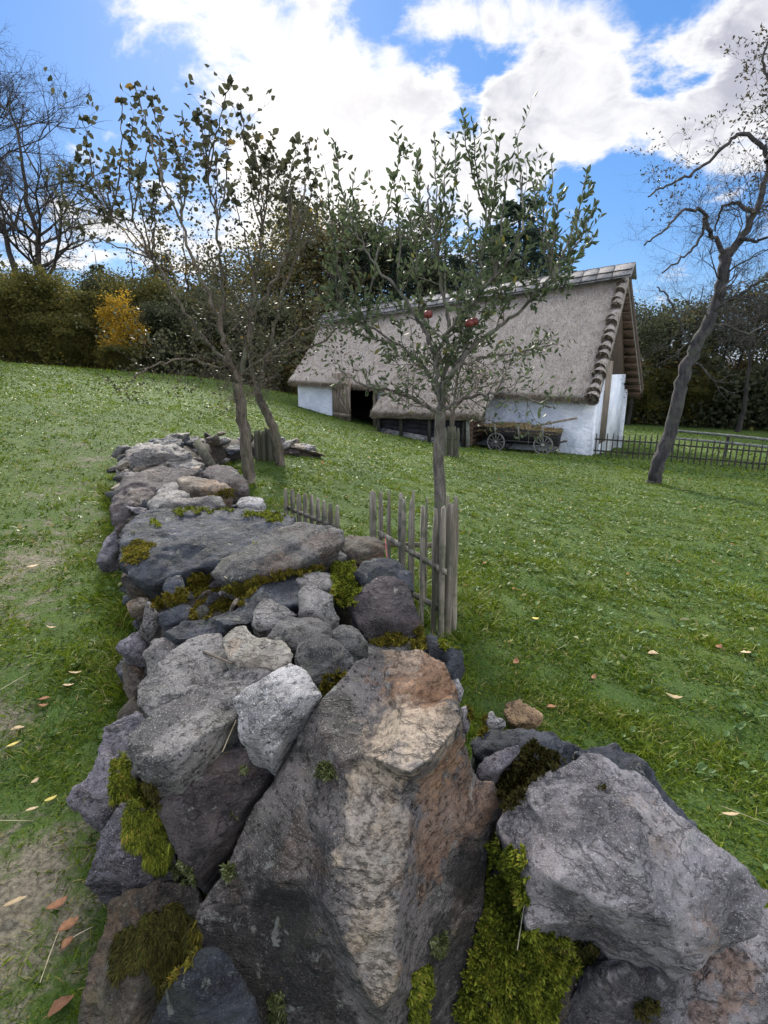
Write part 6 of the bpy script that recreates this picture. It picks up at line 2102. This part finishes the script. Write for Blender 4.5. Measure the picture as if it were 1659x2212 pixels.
# right-hand wood
for (kind, u, Y, vt, fol, w) in [('broad', 1385, 40, 650, 'dark', 1.3), ('broad', 1430, 42, 630, 'dark', 1.3), ('thin', 1480, 41, 605, 'autumn', 1.2), ('broad', 1520, 43, 600, 'dark', 1.3), ('broad', 1580, 42, 640, 'dark', 1.3), ('thin', 1630, 41, 600, 'autumn', 1.2), ('broad', 1680, 42, 590, 'dark', 1.3), ('broad', 1730, 40, 560, 'dark', 1.3), ('broad', 1780, 42, 560, 'dark', 1.3)]:
    bg(kind, u, Y, vt, fol, 'dark tree in the wood beyond the right hand meadow' if kind == 'broad' else 'sparse autumn tree in the wood beyond the right hand meadow', w, 'trees of the right hand wood' if kind == 'broad' else 'autumn trees of the right hand wood')
for (u, Y, vt, fol) in [(1370, 43, 760, 'autumn'), (1410, 41, 770, 'olive'), (1455, 42, 760, 'autumn'), (1500, 40, 780, 'olive'), (1545, 42, 770, 'autumn'), (1590, 41, 780, 'olive'), (1640, 42, 760, 'autumn'), (1690, 41, 770, 'olive'), (1740, 42, 770, 'autumn')]:
    bg('shrub', u, Y, vt, fol, 'brownish bush at the foot of the right hand wood', 1.5, 'bushes of the right hand wood', cat='bush')
bg('bare', 1650, 36, 590, 'dark', 'leafless tree at the right edge before the dark wood', 1.1, None)
# single trunk beside the gable
bg('thin', 1350, 23.5, 600, 'dark', 'slender dark tree just right of the barn gable', .9, None)
# far mass of undergrowth that closes the wood
n_ = 60000
a_ = rng.uniform(-1.05, 1.05, n_)
r_ = rng.uniform(44, 52, n_)
x, y = r_ * np.sin(a_), r_ * np.cos(a_)
hh = 5.5 + 2.0 * np.sin(a_ * 17) + 1.4 * np.sin(a_ * 41 + 1)
z = ground_np(x, y) + rng.random(n_) ** 1.1 * hh
ti = np.clip(rng.normal(.35, .25, n_), 0, 1)
V, Q, tt = leaf_cards(np.stack([x, y, z], -1), rng.normal(size=(n_, 3)) + np.array([0, 0, -.4]), rng.uniform(.22, .5, n_), rng.uniform(.15, .32, n_), ti, .15)
o = link('far_wood', mesh_np('far_wood', V, Q, None, {'tint': tt}), FM['dark'])
tag(o, 'dark far undergrowth closing the wood all along the back', 'wood', None, 'stuff')

# ------------------------------------------------------------------ fallen leaves, straws, weeds
m_fl = {'brown': simple_mat('leaf_brown', (.16, .075, .04), (.30, .16, .09), 40, 4, bump=.4, bdist=.003), 'yellow': simple_mat('leaf_yellow', (.33, .27, .06), (.46, .40, .14), 40, 4, bump=.4, bdist=.003, c3=(.30, .14, .03)), 'tan': simple_mat('leaf_tan', (.28, .21, .12), (.45, .36, .24), 40, 4, bump=.4, bdist=.003)}


def fallen(u, v, L, W, rz, kind, label, group='fallen leaves in the grass'):
    g = gp(u, v)
    L *= .52; W *= .48
    n = 9
    V, Q = [], []
    ra = random.Random(int(u * 7 + v))
    cur = ra.uniform(-.3, 1.3)
    for i in range(n):
        f = i / (n - 1)
        w = W * .5 * math.sin(min(1, f * 1.02 + .02) * math.pi) ** .75 * (1 + .1 * math.sin(f * 23))
        zc_ = .012 + cur * L * .5 * (f - .5) ** 2 * 2
        V += [(f * L - L / 2, -w, zc_ + abs(w) * .35), (f * L - L / 2, 0, zc_), (f * L - L / 2, w, zc_ + abs(w) * .35 * ra.uniform(.3, 1.2))]
    for i in range(n - 1):
        for k in (0, 1):
            Q.append((i * 3 + k, i * 3 + k + 1, i * 3 + 3 + k + 1, i * 3 + 3 + k))
    o = link('fallen_leaf', mesh_np('fallen_leaf', V, Q, smooth=True), m_fl[kind], None, g + Vector((0, 0, .010)))
    md = o.modifiers.new('s', 'SOLIDIFY'); md.thickness = .0012
    st = MB(); st.tube([Vector((-L / 2, 0, .012)), Vector((-L * .58, .003, .010)), Vector((-L * .66, .006, .006))], [.0012, .001, .0008], 4)
    st.build('leaf_stalk', m_fl[kind], o)
    o.rotation_euler = (ra.uniform(-.2, .2), ra.uniform(-.2, .2), rz)
    tag(o, label, 'leaf', group)


fl = [(33, 1623, .10, .042, .5, 'yellow', 'yellow green leaf on bare earth at the left edge'), (114, 1746, .085, .05, .9, 'yellow', 'yellow leaf in grass, left of the jutting purple stone'), (73, 1770, .08, .04, .6, 'tan', 'pale tan leaf touching the yellow leaf by the left wall'), (83, 1713, .06, .04, 1.0, 'tan', 'pinkish small leaf above the yellow leaf'),
      (44, 1999, .12, .05, .6, 'tan', 'long yellow brown leaf on bare earth in the lower left'), (130, 1995, .12, .065, 1.0, 'brown', 'largest red brown leaf at the lower left, beside the mossy stone'), (154, 2024, .11, .06, .8, 'brown', 'red brown leaf just below the largest brown leaf'), (148, 2055, .08, .05, 1.4, 'brown', 'brown leaf under the white straw at the lower left'),
      (99, 1520, .10, .05, .2, 'brown', 'rusty leaf in the left grass, upper of a close pair'), (99, 1538, .09, .045, .1, 'brown', 'rusty leaf in the left grass, lower of a close pair'), (165, 1476, .12, .05, .5, 'tan', 'curled tan leaf near the left wall foot'), (150, 1494, .10, .05, .3, 'tan', 'flat tan leaf below the curled tan leaf'), (40, 1584, .10, .05, .5, 'tan', 'tan leaf on the worn earth at the left'),
      (135, 2188, .12, .07, .9, 'brown', 'brown leaf at the bottom left edge'), (1455, 1515, .16, .06, -.4, 'tan', 'curled tan leaf alone in the right lawn'), (1190, 1545, .10, .06, .2, 'brown', 'brown leaf right of the orange stone'), (1410, 1420, .16, .08, .3, 'tan', 'dull tan leaf far out in the right lawn'), (1115, 1445, .12, .07, 1.3, 'brown', 'orange brown upright leaf right of the tree guard'),
      (1575, 1790, .12, .05, -.2, 'tan', 'tan leaf in the lower right lawn'), (1550, 1410, .12, .07, .5, 'brown', 'small orange leaf toward the right edge of the lawn'), (1380, 1800, .08, .05, .1, 'tan', 'pale leaf beside the lilac boulder'), (1155, 1345, .12, .07, .3, 'yellow', 'yellowish leaf in the lawn beyond the tree guard'), (75, 1235, .16, .08, .3, 'tan', 'tan leaf on the worn path at the left'), (115, 1365, .13, .06, .2, 'tan', 'tan leaf near the middle of the left grass'),
      (1610, 1420, .16, .10, .3, 'tan', 'pale large leaf near the right edge of the lawn'), (1280, 1475, .12, .05, .9, 'brown', 'brown leaf in the middle of the right lawn')]
for f in fl: fallen(*f)
# scattered tiny leaves, uncountable at this distance
n_ = 1900
r_ = np.sqrt(rng.uniform(3.2 ** 2, 26 ** 2, n_)); a_ = rng.uniform(-.85, .85, n_)
x, y = r_ * np.sin(a_), r_ * np.cos(a_)
kp = ~in_wall(x, y) & ~in_barn(x, y) & ((x > -.28 * y) | (rng.random(n_) < .25))
x, y = x[kp], y[kp]; n_ = len(x)
P = np.stack([x, y, ground_np(x, y) + rng.uniform(.015, .045, n_)], -1)
D = rng.normal(size=(n_, 3)); D[:, 2] *= .25
V, Q, tt = leaf_cards(P, D, rng.uniform(.035, .075, n_), rng.uniform(.025, .05, n_), rng.random(n_), .2, np.tile([0, 0, 1.], (n_, 1)) + rng.normal(size=(n_, 3)) * .3)
m_lit = leaf_mat('leaf_litter_mix', (.10, .13, .05), (.30, .29, .15), (.30, .16, .06), .2, .6, .8)
o = link('leaf_litter', mesh_np('leaf_litter', V, Q, None, {'tint': tt}), m_lit)
tag(o, 'scattered tiny pale fallen leaves all over the meadow', 'leaf litter', None, 'stuff')
# low broad-leaved weeds in the lawn
n_ = 9000
r_ = np.sqrt(rng.uniform(1.3 ** 2, 12 ** 2, n_)); a_ = rng.uniform(-.9, .9, n_)
x, y = r_ * np.sin(a_), r_ * np.cos(a_)
pn = np.sin(x * 1.3 + np.sin(y)) * np.cos(y * 1.1 + x * .4)
kp = ~in_wall(x, y) & (rng.random(n_) < .5 + .5 * pn) & (bare_np(x, y) < .3) & ((x > -.2 * y) | (rng.random(n_) < .3))
x, y = x[kp], y[kp]
P, D, L = [], [], []
for k in range(4):
    n_ = len(x)
    aa = rng.uniform(0, 6.28, n_)
    P.append(np.stack([x + .008 * np.cos(aa), y + .008 * np.sin(aa), ground_np(x, y) + .012], -1))
    D.append(np.stack([np.cos(aa), np.sin(aa), rng.uniform(.2, .8, n_)], -1))
    L.append(rng.uniform(.022, .05, n_))
P = np.concatenate(P); D = np.concatenate(D); L = np.concatenate(L)
V, Q, tt = leaf_cards(P, D, L, L * .6, np.clip(rng.normal(.5, .2, len(P)), 0, 1), .1, np.tile([0, 0, 1.], (len(P), 1)) + rng.normal(size=(len(P), 3)) * .25)
m_weed = leaf_mat('weed_leaves', (.040, .085, .022), (.13, .20, .07), None, .3, .5)
o = link('clover', mesh_np('clover', V, Q, None, {'tint': tt}), m_weed)
tag(o, 'low clover and broad leaved weeds growing through the lawn', 'ground cover', None, 'stuff')
# dry straws
m_dry = simple_mat('dry_straw', (.40, .34, .22), (.62, .56, .42), 30, 3, bump=.2, bdist=.002)


def straw(u0, v0, u1, v1, label, onrock=True, r_=.0014, mat=None):
    ends = []
    for (u, v) in ((u0, v0), ((u0 + u1) / 2, (v0 + v1) / 2), (u1, v1)):
        d = ray(u, v).normalized()
        loc = None
        if onrock:
            loc = ROCKBVH.ray_cast(Vector((0, 0, CZ)), d)[0]
            if loc is not None: loc = loc - d * .012
        if loc is None: loc = gp(u, v) + Vector((0, 0, .02))
        ends.append(loc)
    mz = ends[1].z
    ends[1] = (ends[0] + ends[2]) / 2
    ends[1].z = max(ends[1].z, min(mz, ends[1].z + .006))
    mb = MB(); mb.tube(ends, [r_, r_, r_ * .6], 5)
    o = mb.build('straw_stem', mat or m_dry)
    tag(o, label, 'straw', 'dry straw stems')


straw(140, 2050, 206, 2034, 'white dry straw touching the bottom left stone', False, .0012)
straw(90, 2140, 135, 2010, 'long dry straw on bare earth in the lower left', False, .0011)
straw(0, 1805, 75, 1790, 'dry straw at the left edge of the grass', False, .0011)
straw(1555, 1760, 1660, 1812, 'long pale straw in the lower right lawn', False, .0012)
straw(480, 1625, 510, 1556, 'thin brown straw wedged left of the granite wedge', True, .0018)
straw(1116, 2060, 1134, 1945, 'straw lying on the biggest moss cushion', True, .0014)
straw(0, 1500, 70, 1470, 'dry straw on the worn earth, upper left', False, .0012)
straw(484, 1245, 512, 1268, 'pale twig on the golden moss', True, .0022)
straw(440, 1408, 500, 1432, 'brown twig lying on the rough grey slab', True, .0050, m_board)
print('objects', len(bpy.data.objects))
